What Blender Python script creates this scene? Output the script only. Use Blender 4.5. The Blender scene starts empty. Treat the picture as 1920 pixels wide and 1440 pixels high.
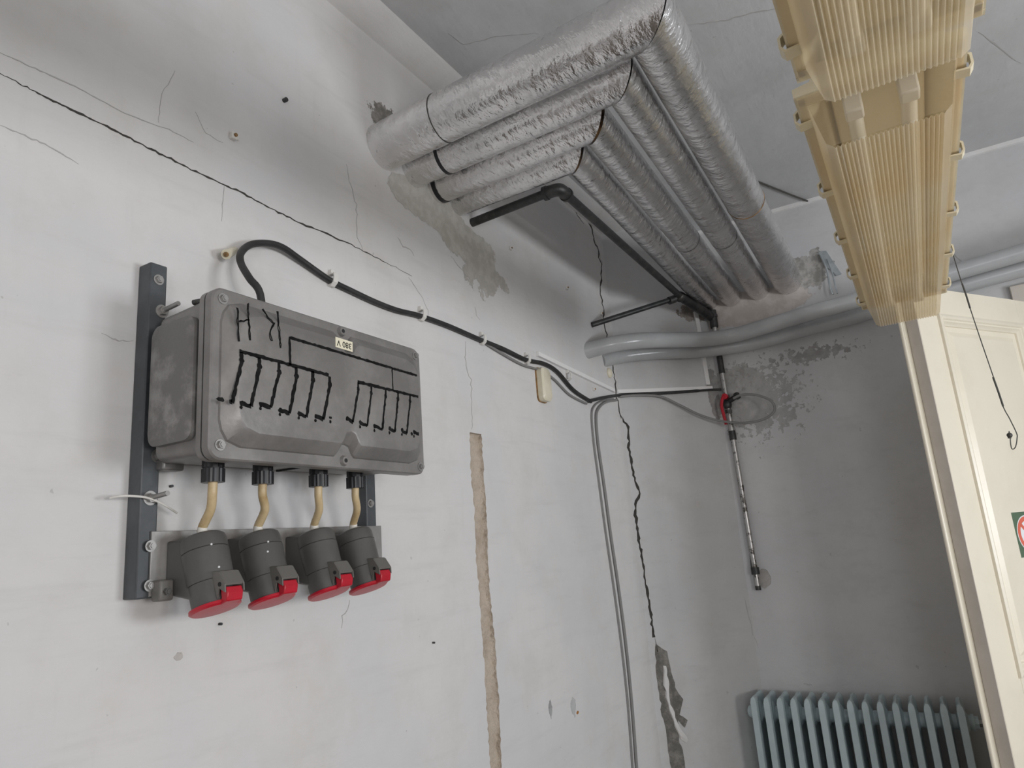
import bpy, math, random
import numpy as np
from mathutils import Vector, Matrix, noise as mnoise
random.seed(7)
PI = math.pi
scene = bpy.context.scene
COL = scene.collection

# ---------------------------------------------------------------- camera
# measured from the photograph's vanishing points; x = distance from the left wall, y = into the room, z = up
F_PX = 1293.0
CXP, CYP = 960.0, 720.0
_a = np.array([1740 - CXP, 960 - CYP, F_PX]); _a /= np.linalg.norm(_a)          # world +Y in camera axes (right, down, forward)
_b = np.array([530 - CXP, -4850 - CYP, F_PX]); _b /= np.linalg.norm(_b)         # world +Z
_b = _b - _a * (_a @ _b); _b /= np.linalg.norm(_b)
_c = np.cross(_a, _b)                                                           # world +X
R = np.array([_c, _a, _b])
CAM = np.array([1.3, 0.0, 1.6])
cam_data = bpy.data.cameras.new('camera')
cam_data.sensor_width = 36.0
cam_data.lens = F_PX * 36.0 / 1920.0
cam_data.clip_start = 0.02
cam = bpy.data.objects.new('camera', cam_data)
COL.objects.link(cam)
right, down, fwd = R[:, 0], R[:, 1], R[:, 2]
cam.matrix_world = Matrix(((right[0], -down[0], -fwd[0], CAM[0]),
                           (right[1], -down[1], -fwd[1], CAM[1]),
                           (right[2], -down[2], -fwd[2], CAM[2]),
                           (0, 0, 0, 1)))
scene.camera = cam

# ---------------------------------------------------------------- world, daylight, exposure
world = bpy.data.worlds.new('sky'); scene.world = world
world.use_nodes = True
world.node_tree.nodes['Background'].inputs[0].default_value = (0.75, 0.85, 1.0, 1)
world.node_tree.nodes['Background'].inputs[1].default_value = 1.0
scene.view_settings.view_transform = 'Standard'
scene.view_settings.look = 'None'
scene.view_settings.gamma = 1.0
scene.view_settings.use_curve_mapping = False
scene.view_settings.exposure = 0.34

ROOM_X, Y0, YB, ZC = 4.2, -2.2, 3.84, 3.297       # right wall, rear wall, back wall, ceiling
CH0 = 3.42                                       # the corner chamfer starts here on the left wall
# window openings in the right wall: (y0, y1, z0, z1)
WINDOWS = [(-1.05, 0.1, 1.15, 2.00), (1.35, 2.55, 1.15, 2.00)]

def daylight(name, y0, y1, z0, z1, watts, col):
    l = bpy.data.lights.new(name, 'AREA'); l.shape = 'RECTANGLE'
    l.size = y1 - y0; l.size_y = z1 - z0; l.energy = watts; l.color = col
    o = bpy.data.objects.new(name, l); COL.objects.link(o)
    # local -Z points into the room (-X), local X along the wall
    o.matrix_world = Matrix(((0, 0, 1, ROOM_X + 0.02), (1, 0, 0, (y0 + y1) / 2), (0, 1, 0, (z0 + z1) / 2), (0, 0, 0, 1)))
    return o
daylight('window_daylight', -1.0, -0.53, 1.20, 1.95, 21, (1.0, 0.975, 0.95))
daylight('window_daylight', -0.42, 0.05, 1.20, 1.95, 21, (1.0, 0.975, 0.95))
daylight('window_daylight', 1.40, 1.89, 1.20, 1.95, 21, (0.93, 0.965, 1.0))
daylight('window_daylight', 2.01, 2.50, 1.20, 1.95, 21, (0.93, 0.965, 1.0))

# made-up window, added for fill light, in the rear wall behind the viewer: (x0, x1, z0, z1)
FILL_WIN = (2.2, 3.4, 1.0, 2.5)
_l = bpy.data.lights.new('window_daylight', 'AREA'); _l.shape = 'RECTANGLE'; _l.size = 1.1; _l.size_y = 1.4; _l.energy = 13; _l.color = (0.97, 0.98, 1.0)  # added fill light, lifts the back wall and softens the lamp shadows
_o = bpy.data.objects.new('window_daylight', _l); COL.objects.link(_o)
_o.matrix_world = Matrix(((1, 0, 0, 2.8), (0, 0, -1, Y0 - 0.02), (0, 1, 0, 1.75), (0, 0, 0, 1)))   # faces +Y, into the room

# ---------------------------------------------------------------- measuring helpers (pixel of the photo -> point on a real surface)
def ray(px, py):
    d = R @ np.array([px - CXP, py - CYP, F_PX])
    return d / np.linalg.norm(d)
def on_plane(px, py, n, d):
    n = np.array(n, float); r = ray(px, py)
    return CAM + r * ((d - n @ CAM) / (n @ r))
def WX(px, py, x=0.0): return on_plane(px, py, (1, 0, 0), x)
def BY(px, py, y=YB): return on_plane(px, py, (0, 1, 0), y)
def HZ(px, py, z=ZC): return on_plane(px, py, (0, 0, 1), z)
def CHP(px, py, off=0.0): return on_plane(px, py, (-1, 1, 0), CH0 - off * math.sqrt(2))
def WALL(px, py, off=0.0):
    """left wall, corner chamfer or back wall: whichever the pixel shows"""
    p = WX(px, py, off)
    if 0 < p[1] <= CH0: return p
    q = CHP(px, py, off)
    if q[0] <= YB - CH0: return q
    return BY(px, py, YB - off)

# ---------------------------------------------------------------- materials
def mat(name, col=(0.5, 0.5, 0.5), rough=0.5, metal=0.0, **kw):
    m = bpy.data.materials.new(name); m.use_nodes = True
    b = m.node_tree.nodes['Principled BSDF']
    b.inputs['Base Color'].default_value = (*col, 1)
    b.inputs['Roughness'].default_value = rough
    b.inputs['Metallic'].default_value = metal
    for k, v in kw.items(): b.inputs[k].default_value = v
    return m
def N(m, typ, **kw):
    n = m.node_tree.nodes.new(typ)
    for k, v in kw.items(): setattr(n, k, v)
    return n
def L(m, a, b): m.node_tree.links.new(a, b)
def noise_node(m, scale, detail=4, rough=0.6, vec=None, stretch=None):
    n = N(m, 'ShaderNodeTexNoise')
    n.inputs['Scale'].default_value = scale; n.inputs['Detail'].default_value = detail; n.inputs['Roughness'].default_value = rough
    if vec is None:
        vec = N(m, 'ShaderNodeNewGeometry').outputs['Position']
    if stretch:
        mp = N(m, 'ShaderNodeMapping'); mp.inputs['Scale'].default_value = stretch
        L(m, vec, mp.inputs['Vector']); vec = mp.outputs['Vector']
    L(m, vec, n.inputs['Vector'])
    return n.outputs['Fac']
def maprange(m, val, a, b, c=0.0, d=1.0, smooth=True):
    r = N(m, 'ShaderNodeMapRange')
    r.interpolation_type = 'SMOOTHSTEP' if smooth else 'LINEAR'
    r.inputs['From Min'].default_value = a; r.inputs['From Max'].default_value = b
    r.inputs['To Min'].default_value = c; r.inputs['To Max'].default_value = d
    L(m, val, r.inputs['Value']); return r.outputs['Result']
def mix(m, fac, a, b):
    x = N(m, 'ShaderNodeMix', data_type='RGBA')
    L(m, fac, x.inputs[0])
    for sock, v in ((x.inputs[6], a), (x.inputs[7], b)):
        if isinstance(v, tuple): sock.default_value = (*v, 1)
        else: L(m, v, sock)
    return x.outputs[2]
def math_node(m, op, a, b=None):
    x = N(m, 'ShaderNodeMath', operation=op)
    for i, v in enumerate((a, b)):
        if v is None: continue
        if isinstance(v, (int, float)): x.inputs[i].default_value = v
        else: L(m, v, x.inputs[i])
    return x.outputs[0]
def bump(m, h, strength=0.3, dist=0.01, normal=None):
    b = N(m, 'ShaderNodeBump'); b.inputs['Strength'].default_value = strength; b.inputs['Distance'].default_value = dist
    L(m, h, b.inputs['Height'])
    if normal is not None: L(m, normal, b.inputs['Normal'])
    return b.outputs['Normal']
def mottled(name, col, col2, scale=8, rough=0.5, metal=0.0, bstr=0.1, lo=0.4, hi=0.7, bdist=0.004, **kw):
    m = mat(name, col, rough, metal, **kw)
    bs = m.node_tree.nodes['Principled BSDF']
    f = maprange(m, noise_node(m, scale, 6, 0.65), lo, hi)
    L(m, mix(m, f, col, col2), bs.inputs['Base Color'])
    if bstr: L(m, bump(m, noise_node(m, scale * 6, 4), bstr, bdist), bs.inputs['Normal'])
    return m

def plaster(name, col, col2, patches=(), streak=(6, 1.5, 6)):
    """painted plaster; patches = (centre, radii, ragged amount, noise scale, colour, second colour)"""
    m = mat(name, col, 0.85)
    bs = m.node_tree.nodes['Principled BSDF']; bs.inputs['Specular IOR Level'].default_value = 0.25
    pos = N(m, 'ShaderNodeNewGeometry').outputs['Position']
    c = mix(m, maprange(m, noise_node(m, 1.6, 5, 0.6, pos), 0.38, 0.68), col, col2)
    c = mix(m, maprange(m, noise_node(m, 3.7, 6, 0.7, pos), 0.45, 0.75, 0, 0.8), c, tuple(x * k for x, k in zip(col, (0.90, 0.885, 0.86))))
    brush = maprange(m, noise_node(m, 9, 5, 0.65, pos, (1, 0.25, 2.4)), 0.5, 0.74, 0, 0.5)
    c = mix(m, brush, c, tuple(x * 0.86 for x in col))
    brush2 = maprange(m, noise_node(m, 12, 5, 0.65, pos, (2.2, 2.2, 0.22)), 0.55, 0.78, 0, 0.22)
    c = mix(m, brush2, c, tuple(x * 0.82 for x in col))
    dirt = maprange(m, noise_node(m, 5.0, 5, 0.75, pos, streak), 0.62, 0.8, 0, 0.35)
    c = mix(m, dirt, c, tuple(x * 0.72 for x in col))
    spk = maprange(m, noise_node(m, 42, 2, 0.5, pos), 0.75, 0.78, 0, 0.3)
    c = mix(m, spk, c, (0.2, 0.19, 0.18))
    rel = None
    if patches:
        coarse = noise_node(m, 12, 5, 0.66, pos); ragged = noise_node(m, 30, 4, 0.66, pos)      # shared edge noises
        tone = maprange(m, noise_node(m, 22, 3, 0.6, pos), 0.4, 0.62)
    for cen, rad, rag, sc, pc, pc2 in patches:
        s = N(m, 'ShaderNodeVectorMath', operation='SUBTRACT'); L(m, pos, s.inputs[0]); s.inputs[1].default_value = tuple(cen)
        d = N(m, 'ShaderNodeVectorMath', operation='DIVIDE'); L(m, s.outputs[0], d.inputs[0]); d.inputs[1].default_value = tuple(rad)
        ln = N(m, 'ShaderNodeVectorMath', operation='LENGTH'); L(m, d.outputs[0], ln.inputs[0])
        nz = coarse if sc < 20 else ragged
        v = math_node(m, 'ADD', ln.outputs['Value'], math_node(m, 'MULTIPLY', math_node(m, 'SUBTRACT', nz, 0.5), rag))
        k = maprange(m, v, 1.0, 0.93)
        pcol = mix(m, tone, pc, pc2)
        c = mix(m, k, c, pcol)
        rel = k if rel is None else math_node(m, 'MAXIMUM', rel, k)
    L(m, c, bs.inputs['Base Color'])
    h = math_node(m, 'ADD', math_node(m, 'MULTIPLY', noise_node(m, 3, 3, 0.5, pos), 1.0),
                  math_node(m, 'MULTIPLY', noise_node(m, 45, 5, 0.6, pos, (1, 0.35, 1)), 0.12))
    nrm = bump(m, h, 0.5, 0.02)
    if rel is not None:
        rough_h = math_node(m, 'SUBTRACT', math_node(m, 'MULTIPLY', math_node(m, 'MULTIPLY', noise_node(m, 70, 2, 0.7, pos), rel), 0.5), rel)
        nrm = bump(m, rough_h, 0.6, 0.006, nrm)
    L(m, nrm, bs.inputs['Normal'])
    return m

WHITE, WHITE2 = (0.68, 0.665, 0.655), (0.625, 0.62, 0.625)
MORTAR, MORTAR2 = (0.45, 0.43, 0.39), (0.55, 0.53, 0.49)
def pt(*a): return WX(*a)
M_WALL_L = plaster('white_plaster', WHITE, WHITE2, [
    ((0, 1.80, 2.765), (0.3, 0.24, 0.075), 0.8, 9, (0.50, 0.48, 0.44), (0.58, 0.56, 0.52)),
    ((0, 2.03, 2.70), (0.3, 0.20, 0.085), 0.9, 10, (0.47, 0.45, 0.41), (0.56, 0.54, 0.50)),
    ((0, 2.10, 2.62), (0.3, 0.15, 0.08), 3.0, 18, (0.45, 0.43, 0.40), (0.52, 0.50, 0.47)),
    ((0, 1.60, 2.99), (0.3, 0.11, 0.05), 1.6, 22, (0.2, 0.19, 0.17), (0.32, 0.3, 0.28)),
    (WX(334, 1232), (0.3, 0.010, 0.009), 2.2, 70, (0.52, 0.48, 0.44), (0.48, 0.45, 0.43)),
    (WX(1083, 1336), (0.3, 0.011, 0.006), 0.4, 60, (0.36, 0.16, 0.05), (0.45, 0.25, 0.1)),
    (WX(1075, 1325), (0.3, 0.02, 0.04), 1.5, 50, (0.5, 0.5, 0.5), (0.45, 0.45, 0.46)),
    (WX(1032, 1330), (0.3, 0.012, 0.03), 1.6, 50, (0.3, 0.3, 0.3), (0.4, 0.4, 0.4)),
])
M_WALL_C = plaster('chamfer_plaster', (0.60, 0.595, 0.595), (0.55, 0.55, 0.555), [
    ((0.36, 3.78, 2.80), (0.10, 0.10, 0.055), 1.4, 22, (0.2, 0.18, 0.16), (0.34, 0.3, 0.27)),
    ((0.40, 3.82, 2.33), (0.04, 0.04, 0.15), 1.2, 24, (0.30, 0.29, 0.28), (0.36, 0.35, 0.34)),
])
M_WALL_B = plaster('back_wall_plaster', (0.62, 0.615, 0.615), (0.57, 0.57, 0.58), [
    ((0.53, YB, 2.30), (0.15, 0.3, 0.18), 1.0, 11, (0.33, 0.32, 0.305), (0.44, 0.43, 0.415)),
    ((0.62, YB, 2.26), (0.20, 0.3, 0.17), 4.6, 26, (0.40, 0.39, 0.38), (0.46, 0.45, 0.44)),
    ((0.93, YB, 2.45), (0.16, 0.3, 0.035), 6.0, 38, (0.34, 0.33, 0.32), (0.42, 0.41, 0.40)),
    ((0.64, YB, 2.78), (0.36, 0.3, 0.10), 0.7, 12, (0.54, 0.485, 0.45), (0.61, 0.56, 0.53)),
    ((0.99, YB, 2.90), (0.10, 0.3, 0.10), 1.8, 12, (0.30, 0.29, 0.27), (0.46, 0.44, 0.42)),
    ((0.51, YB, 1.33), (0.035, 0.3, 0.05), 0.5, 20, (0.40, 0.38, 0.36), (0.46, 0.44, 0.42)),
])
M_CEIL = plaster('ceiling_paint', (0.60, 0.60, 0.605), (0.55, 0.55, 0.555))
M_COVE = plaster('cove_paint', (0.76, 0.745, 0.735), (0.72, 0.71, 0.70))
M_CHASE = mottled('bare_mortar', (0.54, 0.46, 0.38), (0.42, 0.345, 0.275), 14, 0.95, 0, 0.9, bdist=0.01)
M_BROKEN = mottled('broken_render', (0.20, 0.19, 0.17), (0.36, 0.34, 0.31), 22, 0.95, 0, 1.0, bdist=0.012)
M_CRACK = mat('crack_dark', (0.05, 0.045, 0.04), 0.95)
M_HAIR = mat('hairline_crack', (0.44, 0.43, 0.42), 0.95)
M_FLOOR = mottled('floor_boards', (0.13, 0.105, 0.085), (0.10, 0.08, 0.065), 3, 0.5)
M_RAIL = mottled('grey_painted_steel', (0.060, 0.066, 0.072), (0.085, 0.092, 0.10), 12, 0.45, 0.0, 0.05)
M_BOX = mottled('cast_metal_grey', (0.20, 0.19, 0.183), (0.285, 0.273, 0.263), 9, 0.42, 0.3, 0.25, 0.35, 0.72, bdist=0.002)
M_BOXD = mottled('cast_metal_worn', (0.17, 0.163, 0.158), (0.31, 0.30, 0.29), 16, 0.4, 0.3, 0.3, 0.45, 0.7, bdist=0.002)
M_GASKET = mat('dark_gasket', (0.02, 0.02, 0.02), 0.8)
M_PLATE = mottled('galvanised_plate', (0.30, 0.29, 0.28), (0.40, 0.385, 0.37), 10, 0.4, 0.35, 0.08)
M_BOLT = mat('zinc_bolt', (0.40, 0.39, 0.38), 0.5, 0.85)
M_MARK = mottled('black_marker_paint', (0.008, 0.008, 0.008), (0.02, 0.02, 0.02), 60, 0.9, 0, 0)
M_MARK.node_tree.nodes['Principled BSDF'].inputs['Specular IOR Level'].default_value = 0.1
M_LABEL = mat('cream_label', (0.80, 0.75, 0.58), 0.5)
M_BLACK = mat('black_plastic', (0.014, 0.014, 0.017), 0.35)
M_RUBBER = mottled('black_cable_sheath', (0.022, 0.022, 0.022), (0.04, 0.04, 0.04), 20, 0.5, 0, 0)
M_YCABLE = mottled('yellowed_cable', (0.62, 0.48, 0.28), (0.40, 0.27, 0.12), 14, 0.4, 0, 0, 0.45, 0.75)
M_FERR = mat('white_ferrule', (0.75, 0.72, 0.66), 0.5)
M_SOCK = mottled('dark_grey_plastic', (0.088, 0.085, 0.081), (0.110, 0.106, 0.100), 8, 0.42, 0, 0)
M_SOCK2 = mat('olive_grey_plastic', (0.150, 0.142, 0.130), 0.45)
M_RED = mottled('red_plastic', (0.50, 0.010, 0.028), (0.42, 0.012, 0.025), 20, 0.35, 0, 0)
M_CLIP = mat('white_plastic_clip', (0.72, 0.70, 0.66), 0.45)
M_BEIGE = mottled('aged_ivory_plastic', (0.74, 0.69, 0.55), (0.66, 0.60, 0.45), 10, 0.35, 0, 0)
M_GCABLE = mat('grey_cable_sheath', (0.23, 0.225, 0.22), 0.5)
M_TRUNK = mat('white_trunking', (0.85, 0.84, 0.83), 0.4)
M_GPIPE = mottled('grey_gloss_paint', (0.47, 0.475, 0.48), (0.42, 0.425, 0.43), 6, 0.22, 0, 0.03)
M_STEEL = mottled('dark_steel_pipe', (0.050, 0.051, 0.052), (0.09, 0.088, 0.085), 20, 0.45, 0.55, 0.1)
M_ZINC = mottled('worn_zinc_pipe', (0.50, 0.49, 0.48), (0.10, 0.09, 0.08), 30, 0.35, 0.8, 0.1, 0.52, 0.62)
M_FOAM = mottled('brown_foam', (0.34, 0.20, 0.08), (0.10, 0.06, 0.03), 40, 0.9, 0, 0.4)
M_RAD = mottled('blue_grey_radiator_paint', (0.52, 0.61, 0.63), (0.47, 0.56, 0.58), 8, 0.4, 0, 0.05)
M_DOOR = mottled('cream_door_paint', (0.84, 0.775, 0.64), (0.79, 0.725, 0.59), 4, 0.35, 0, 0.05)
M_DOORE = mottled('dusty_cream_paint', (0.60, 0.55, 0.49), (0.54, 0.49, 0.43), 6, 0.5, 0, 0.05)
M_LHOUSE = mottled('aged_lamp_housing', (0.78, 0.70, 0.52), (0.72, 0.63, 0.44), 9, 0.4, 0, 0)
M_TUBE = mat('white_glass_tube', (0.82, 0.80, 0.75), 0.2)
M_LIN = mat('cream_reflector', (0.80, 0.70, 0.50), 0.35)
M_WIRE = mat('thin_dark_wire', (0.06, 0.058, 0.05), 0.6)
M_HOOK = mottled('pale_galvanised_strip', (0.42, 0.46, 0.48), (0.56, 0.60, 0.62), 20, 0.35, 0.6, 0)
M_GREEN = mat('sticker_green', (0.10, 0.16, 0.10), 0.4)
M_STRED = mat('sticker_red', (0.75, 0.16, 0.10), 0.4)
M_STWH = mat('sticker_white', (0.85, 0.87, 0.88), 0.4)
M_WFRAME = mat('window_frame_paint', (0.75, 0.74, 0.71), 0.4)

def foil(name, along):
    """crinkled aluminium foil: fine creases running round the pipe, a few longer folds"""
    m = mat(name, (0.80, 0.79, 0.79), 0.3, 1.0)
    bs = m.node_tree.nodes['Principled BSDF']
    pos = N(m, 'ShaderNodeNewGeometry').outputs['Position']
    c = mix(m, maprange(m, noise_node(m, 5, 4, 0.6, pos), 0.35, 0.7), (0.85, 0.84, 0.84), (0.73, 0.725, 0.725))
    L(m, c, bs.inputs['Base Color'])
    L(m, maprange(m, noise_node(m, 9, 3, 0.6, pos), 0.35, 0.7, 0.20, 0.34), bs.inputs['Roughness'])
    st = (1.0, 0.32, 0.32) if along == 'x' else (0.32, 1.0, 0.32)
    st2 = (1.0, 0.5, 0.8) if along == 'x' else (0.5, 1.0, 0.8)
    rot = N(m, 'ShaderNodeMapping'); rot.inputs['Rotation'].default_value = (0.3, 0.25, 0.45); L(m, pos, rot.inputs['Vector'])
    crease = noise_node(m, 95, 3, 0.55, rot.outputs['Vector'], st)
    fold = noise_node(m, 26, 4, 0.55, pos, st2)
    h = math_node(m, 'ADD', fold, math_node(m, 'MULTIPLY', crease, 0.30))
    L(m, bump(m, h, 0.75, 0.011), bs.inputs['Normal'])
    return m
M_FOIL_X = foil('aluminium_foil', 'x'); M_FOIL_Y = foil('aluminium_foil_long', 'y')
M_FOIL2 = mottled('foil_tape', (0.72, 0.71, 0.71), (0.6, 0.6, 0.6), 20, 0.32, 1.0, 0.4)

def diffuser(name='yellowed_clear_acrylic', clear=0.40, tint=(0.97, 0.92, 0.80, 1)):
    m = mat(name, (0.86, 0.70, 0.42), 0.16)
    nt = m.node_tree; bs = nt.nodes['Principled BSDF']; out = nt.nodes['Material Output']
    pos = N(m, 'ShaderNodeNewGeometry').outputs['Position']
    f = maprange(m, noise_node(m, 3, 3, 0.5, pos), 0.35, 0.7)
    c = mix(m, f, (0.93, 0.85, 0.69), (0.90, 0.76, 0.55))
    L(m, c, bs.inputs['Base Color'])
    tr = N(m, 'ShaderNodeBsdfTranslucent'); L(m, c, tr.inputs['Color'])
    tp = N(m, 'ShaderNodeBsdfTransparent'); tp.inputs['Color'].default_value = tint
    m1 = N(m, 'ShaderNodeMixShader'); m1.inputs[0].default_value = 0.45
    L(m, bs.outputs[0], m1.inputs[1]); L(m, tr.outputs[0], m1.inputs[2])
    m2 = N(m, 'ShaderNodeMixShader'); m2.inputs[0].default_value = clear
    L(m, m1.outputs[0], m2.inputs[1]); L(m, tp.outputs[0], m2.inputs[2])
    L(m, m2.outputs[0], out.inputs['Surface'])
    return m
M_DIFF = diffuser()
M_DIFFC = diffuser('clear_acrylic_end', 0.80, (0.97, 0.95, 0.90, 1))
def glass():
    m = mat('window_glass', (0.9, 0.95, 0.95), 0.02)
    nt = m.node_tree; out = nt.nodes['Material Output']; bs = nt.nodes['Principled BSDF']
    tp = N(m, 'ShaderNodeBsdfTransparent')
    mx = N(m, 'ShaderNodeMixShader'); mx.inputs[0].default_value = 0.92
    L(m, bs.outputs[0], mx.inputs[1]); L(m, tp.outputs[0], mx.inputs[2]); L(m, mx.outputs[0], out.inputs['Surface'])
    return m
M_GLASS = glass()

# ---------------------------------------------------------------- mesh builder
WLOC = {}
def tag(o, label=None, cat=None, group=None, kind=None):
    if label: o['label'] = label
    if cat: o['category'] = cat
    if group: o['group'] = group
    if kind: o['kind'] = kind
    return o
def thing(name, loc, label, cat, group=None, kind=None):
    o = bpy.data.objects.new(name, None); COL.objects.link(o)
    o.location = tuple(float(v) for v in loc); o.empty_display_size = 0.05
    WLOC[o] = Vector(o.location)
    return tag(o, label, cat, group, kind)
def frame_of(d):
    d = Vector(d).normalized()
    h = Vector((0, 0, 1)) if abs(d.z) < 0.9 else Vector((1, 0, 0))
    u = d.cross(h).normalized(); return u, d.cross(u).normalized(), d
def V(p): return Vector((float(p[0]), float(p[1]), float(p[2])))

class MB:
    def __init__(self): self.v = []; self.f = []; self.X = Matrix.Identity(4)
    def add(self, vs, fs):
        o = len(self.v)
        self.v += [self.X @ V(p) for p in vs]
        self.f += [tuple(i + o for i in f) for f in fs]
        return self
    def box(self, lo, hi):
        a, b = lo, hi
        vs = [(x, y, z) for z in (a[2], b[2]) for y in (a[1], b[1]) for x in (a[0], b[0])]
        return self.add(vs, [(0, 2, 3, 1), (4, 5, 7, 6), (0, 1, 5, 4), (2, 6, 7, 3), (0, 4, 6, 2), (1, 3, 7, 5)])
    def cyl(self, p0, p1, r0, r1=None, n=20, caps=True, start=0.0):
        r1 = r0 if r1 is None else r1
        p0, p1 = V(p0), V(p1); u, w, d = frame_of(p1 - p0)
        vs = []
        for p, r in ((p0, r0), (p1, r1)):
            for i in range(n):
                t = start + 2 * PI * i / n
                vs.append(p + u * (r * math.cos(t)) + w * (r * math.sin(t)))
        fs = [(i, (i + 1) % n, n + (i + 1) % n, n + i) for i in range(n)]
        if caps: fs += [tuple(reversed(range(n))), tuple(range(n, 2 * n))]
        return self.add(vs, fs)
    def lathe(self, p0, axis, prof, n=24, cap=True):
        """prof = [(distance along axis, radius)]"""
        p0 = V(p0); u, w, d = frame_of(axis); vs = []; fs = []
        for s, r in prof:
            for i in range(n):
                t = 2 * PI * i / n
                vs.append(p0 + d * s + u * (r * math.cos(t)) + w * (r * math.sin(t)))
        for k in range(len(prof) - 1):
            for i in range(n):
                fs.append((k * n + i, k * n + (i + 1) % n, (k + 1) * n + (i + 1) % n, (k + 1) * n + i))
        if cap: fs += [tuple(reversed(range(n))), tuple(range((len(prof) - 1) * n, len(prof) * n))]
        return self.add(vs, fs)
    def tube(self, pts, r, n=10, smooth=6, caps=True):
        P = [V(p) for p in pts]
        if smooth and len(P) > 2:
            Q = []
            for i in range(len(P) - 1):
                p0 = P[max(i - 1, 0)]; p1 = P[i]; p2 = P[i + 1]; p3 = P[min(i + 2, len(P) - 1)]
                for k in range(smooth):
                    t = k / smooth
                    Q.append(0.5 * ((2 * p1) + (p2 - p0) * t + (2 * p0 - 5 * p1 + 4 * p2 - p3) * t * t + (3 * p1 - p0 - 3 * p2 + p3) * t ** 3))
            Q.append(P[-1]); P = Q
        vs = []; fs = []; m = len(P); u = None
        for i, p in enumerate(P):
            d = (P[min(i + 1, m - 1)] - P[max(i - 1, 0)]).normalized()
            if u is None: u = frame_of(d)[0]
            u = (u - d * u.dot(d)).normalized(); w = d.cross(u)
            rr = r(i / (m - 1)) if callable(r) else r
            for k in range(n):
                t = 2 * PI * k / n
                vs.append(p + u * (rr * math.cos(t)) + w * (rr * math.sin(t)))
        for i in range(m - 1):
            for k in range(n):
                fs.append((i * n + k, i * n + (k + 1) % n, (i + 1) * n + (k + 1) % n, (i + 1) * n + k))
        if caps: fs += [tuple(reversed(range(n))), tuple(range((m - 1) * n, m * n))]
        return self.add(vs, fs)
    def prism(self, poly, fn0, fn1):
        """poly = 2D points; fn0/fn1 map a 2D point to the 3D point of either end"""
        n = len(poly)
        vs = [fn0(*p) for p in poly] + [fn1(*p) for p in poly]
        fs = [tuple(reversed(range(n))), tuple(range(n, 2 * n))]
        fs += [(i, (i + 1) % n, n + (i + 1) % n, n + i) for i in range(n)]
        return self.add(vs, fs)
    def sphere(self, c, r, n=16, m=10, squash=(1, 1, 1)):
        c = V(c); vs = []; fs = []
        for j in range(m + 1):
            a = PI * j / m
            for i in range(n):
                t = 2 * PI * i / n
                vs.append(c + Vector((r * squash[0] * math.sin(a) * math.cos(t), r * squash[1] * math.sin(a) * math.sin(t), r * squash[2] * math.cos(a))))
        for j in range(m):
            for i in range(n):
                fs.append((j * n + i, j * n + (i + 1) % n, (j + 1) * n + (i + 1) % n, (j + 1) * n + i))
        return self.add(vs, fs)
    def build(self, name, m, parent=None, bevel=0, sharp=35, fixn=True, base=False, segs=2):
        if not self.v: return None
        lo = Vector([min(p[i] for p in self.v) for i in range(3)]); hi = Vector([max(p[i] for p in self.v) for i in range(3)])
        org = (lo + hi) / 2
        me = bpy.data.meshes.new(name)
        me.from_pydata([tuple(p - org) for p in self.v], [], self.f)
        if fixn:
            import bmesh
            bm = bmesh.new(); bm.from_mesh(me)
            bmesh.ops.remove_doubles(bm, verts=bm.verts, dist=1e-6)
            bmesh.ops.recalc_face_normals(bm, faces=bm.faces); bm.to_mesh(me); bm.free()
        for p in me.polygons: p.use_smooth = True
        me.set_sharp_from_angle(angle=math.radians(sharp))
        me.materials.append(m)
        o = bpy.data.objects.new(name, me); COL.objects.link(o)
        if parent is not None:
            o.parent = parent; o.location = org - WLOC[parent]
        else: o.location = org
        WLOC[o] = org.copy()
        if bevel:
            b = o.modifiers.new('bevel', 'BEVEL'); b.width = bevel; b.segments = segs; b.limit_method = 'ANGLE'; b.angle_limit = math.radians(40)
            b.harden_normals = False
        return o

def ribbon(mb, pts, widths, normal, lift=0.0008, thick=0.0006):
    """irregular flat stripe lying on a surface"""
    P = [V(p) for p in pts]; n = len(P); vs = []; fs = []
    nv = [V(x).normalized() for x in normal] if isinstance(normal, list) else [V(normal).normalized()] * n
    for i, p in enumerate(P):
        d = (P[min(i + 1, n - 1)] - P[max(i - 1, 0)]).normalized()
        s = d.cross(nv[i]).normalized()
        w = widths[i] if isinstance(widths, list) else widths
        b = p + nv[i] * lift
        vs += [b - s * (w / 2), b + s * (w / 2)]
    vs2 = [v + nv[i // 2] * thick for i, v in enumerate(vs)]
    m = len(vs)
    for i in range(n - 1):
        a, b, c, d = 2 * i, 2 * i + 1, 2 * i + 3, 2 * i + 2
        fs += [(m + a, m + b, m + c, m + d), (a, d, c, b), (a, b, m + b, m + a)[::-1] if False else (a, m + a, m + d, d), (b, c, m + c, m + b)]
    fs += [(0, 1, m + 1, m), (m - 2, 2 * m - 2, 2 * m - 1, m - 1)]
    mb.add(vs + vs2, fs)
def refine(pts, step=9, jit=1.6, rng=random):
    out = []
    for (a, b) in zip(pts[:-1], pts[1:]):
        k = max(1, int(math.hypot(b[0] - a[0], b[1] - a[1]) / step))
        for i in range(k):
            t = i / k
            j = jit if out else 0
            out.append((a[0] + (b[0] - a[0]) * t + rng.uniform(-j, j), a[1] + (b[1] - a[1]) * t + rng.uniform(-j, j)))
    out.append(pts[-1]); return out
NRM_C = (1 / math.sqrt(2), -1 / math.sqrt(2), 0)
def wall_normal(p):
    if p[0] < 1e-6 and p[1] <= CH0 + 1e-6: return (1, 0, 0)
    if p[0] < YB - CH0 and abs(p[1] - p[0] - CH0) < 1e-3: return NRM_C
    return (0, -1, 0)

# ================================================================ THE ROOM
wall_left = wall_chamfer = None
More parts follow.
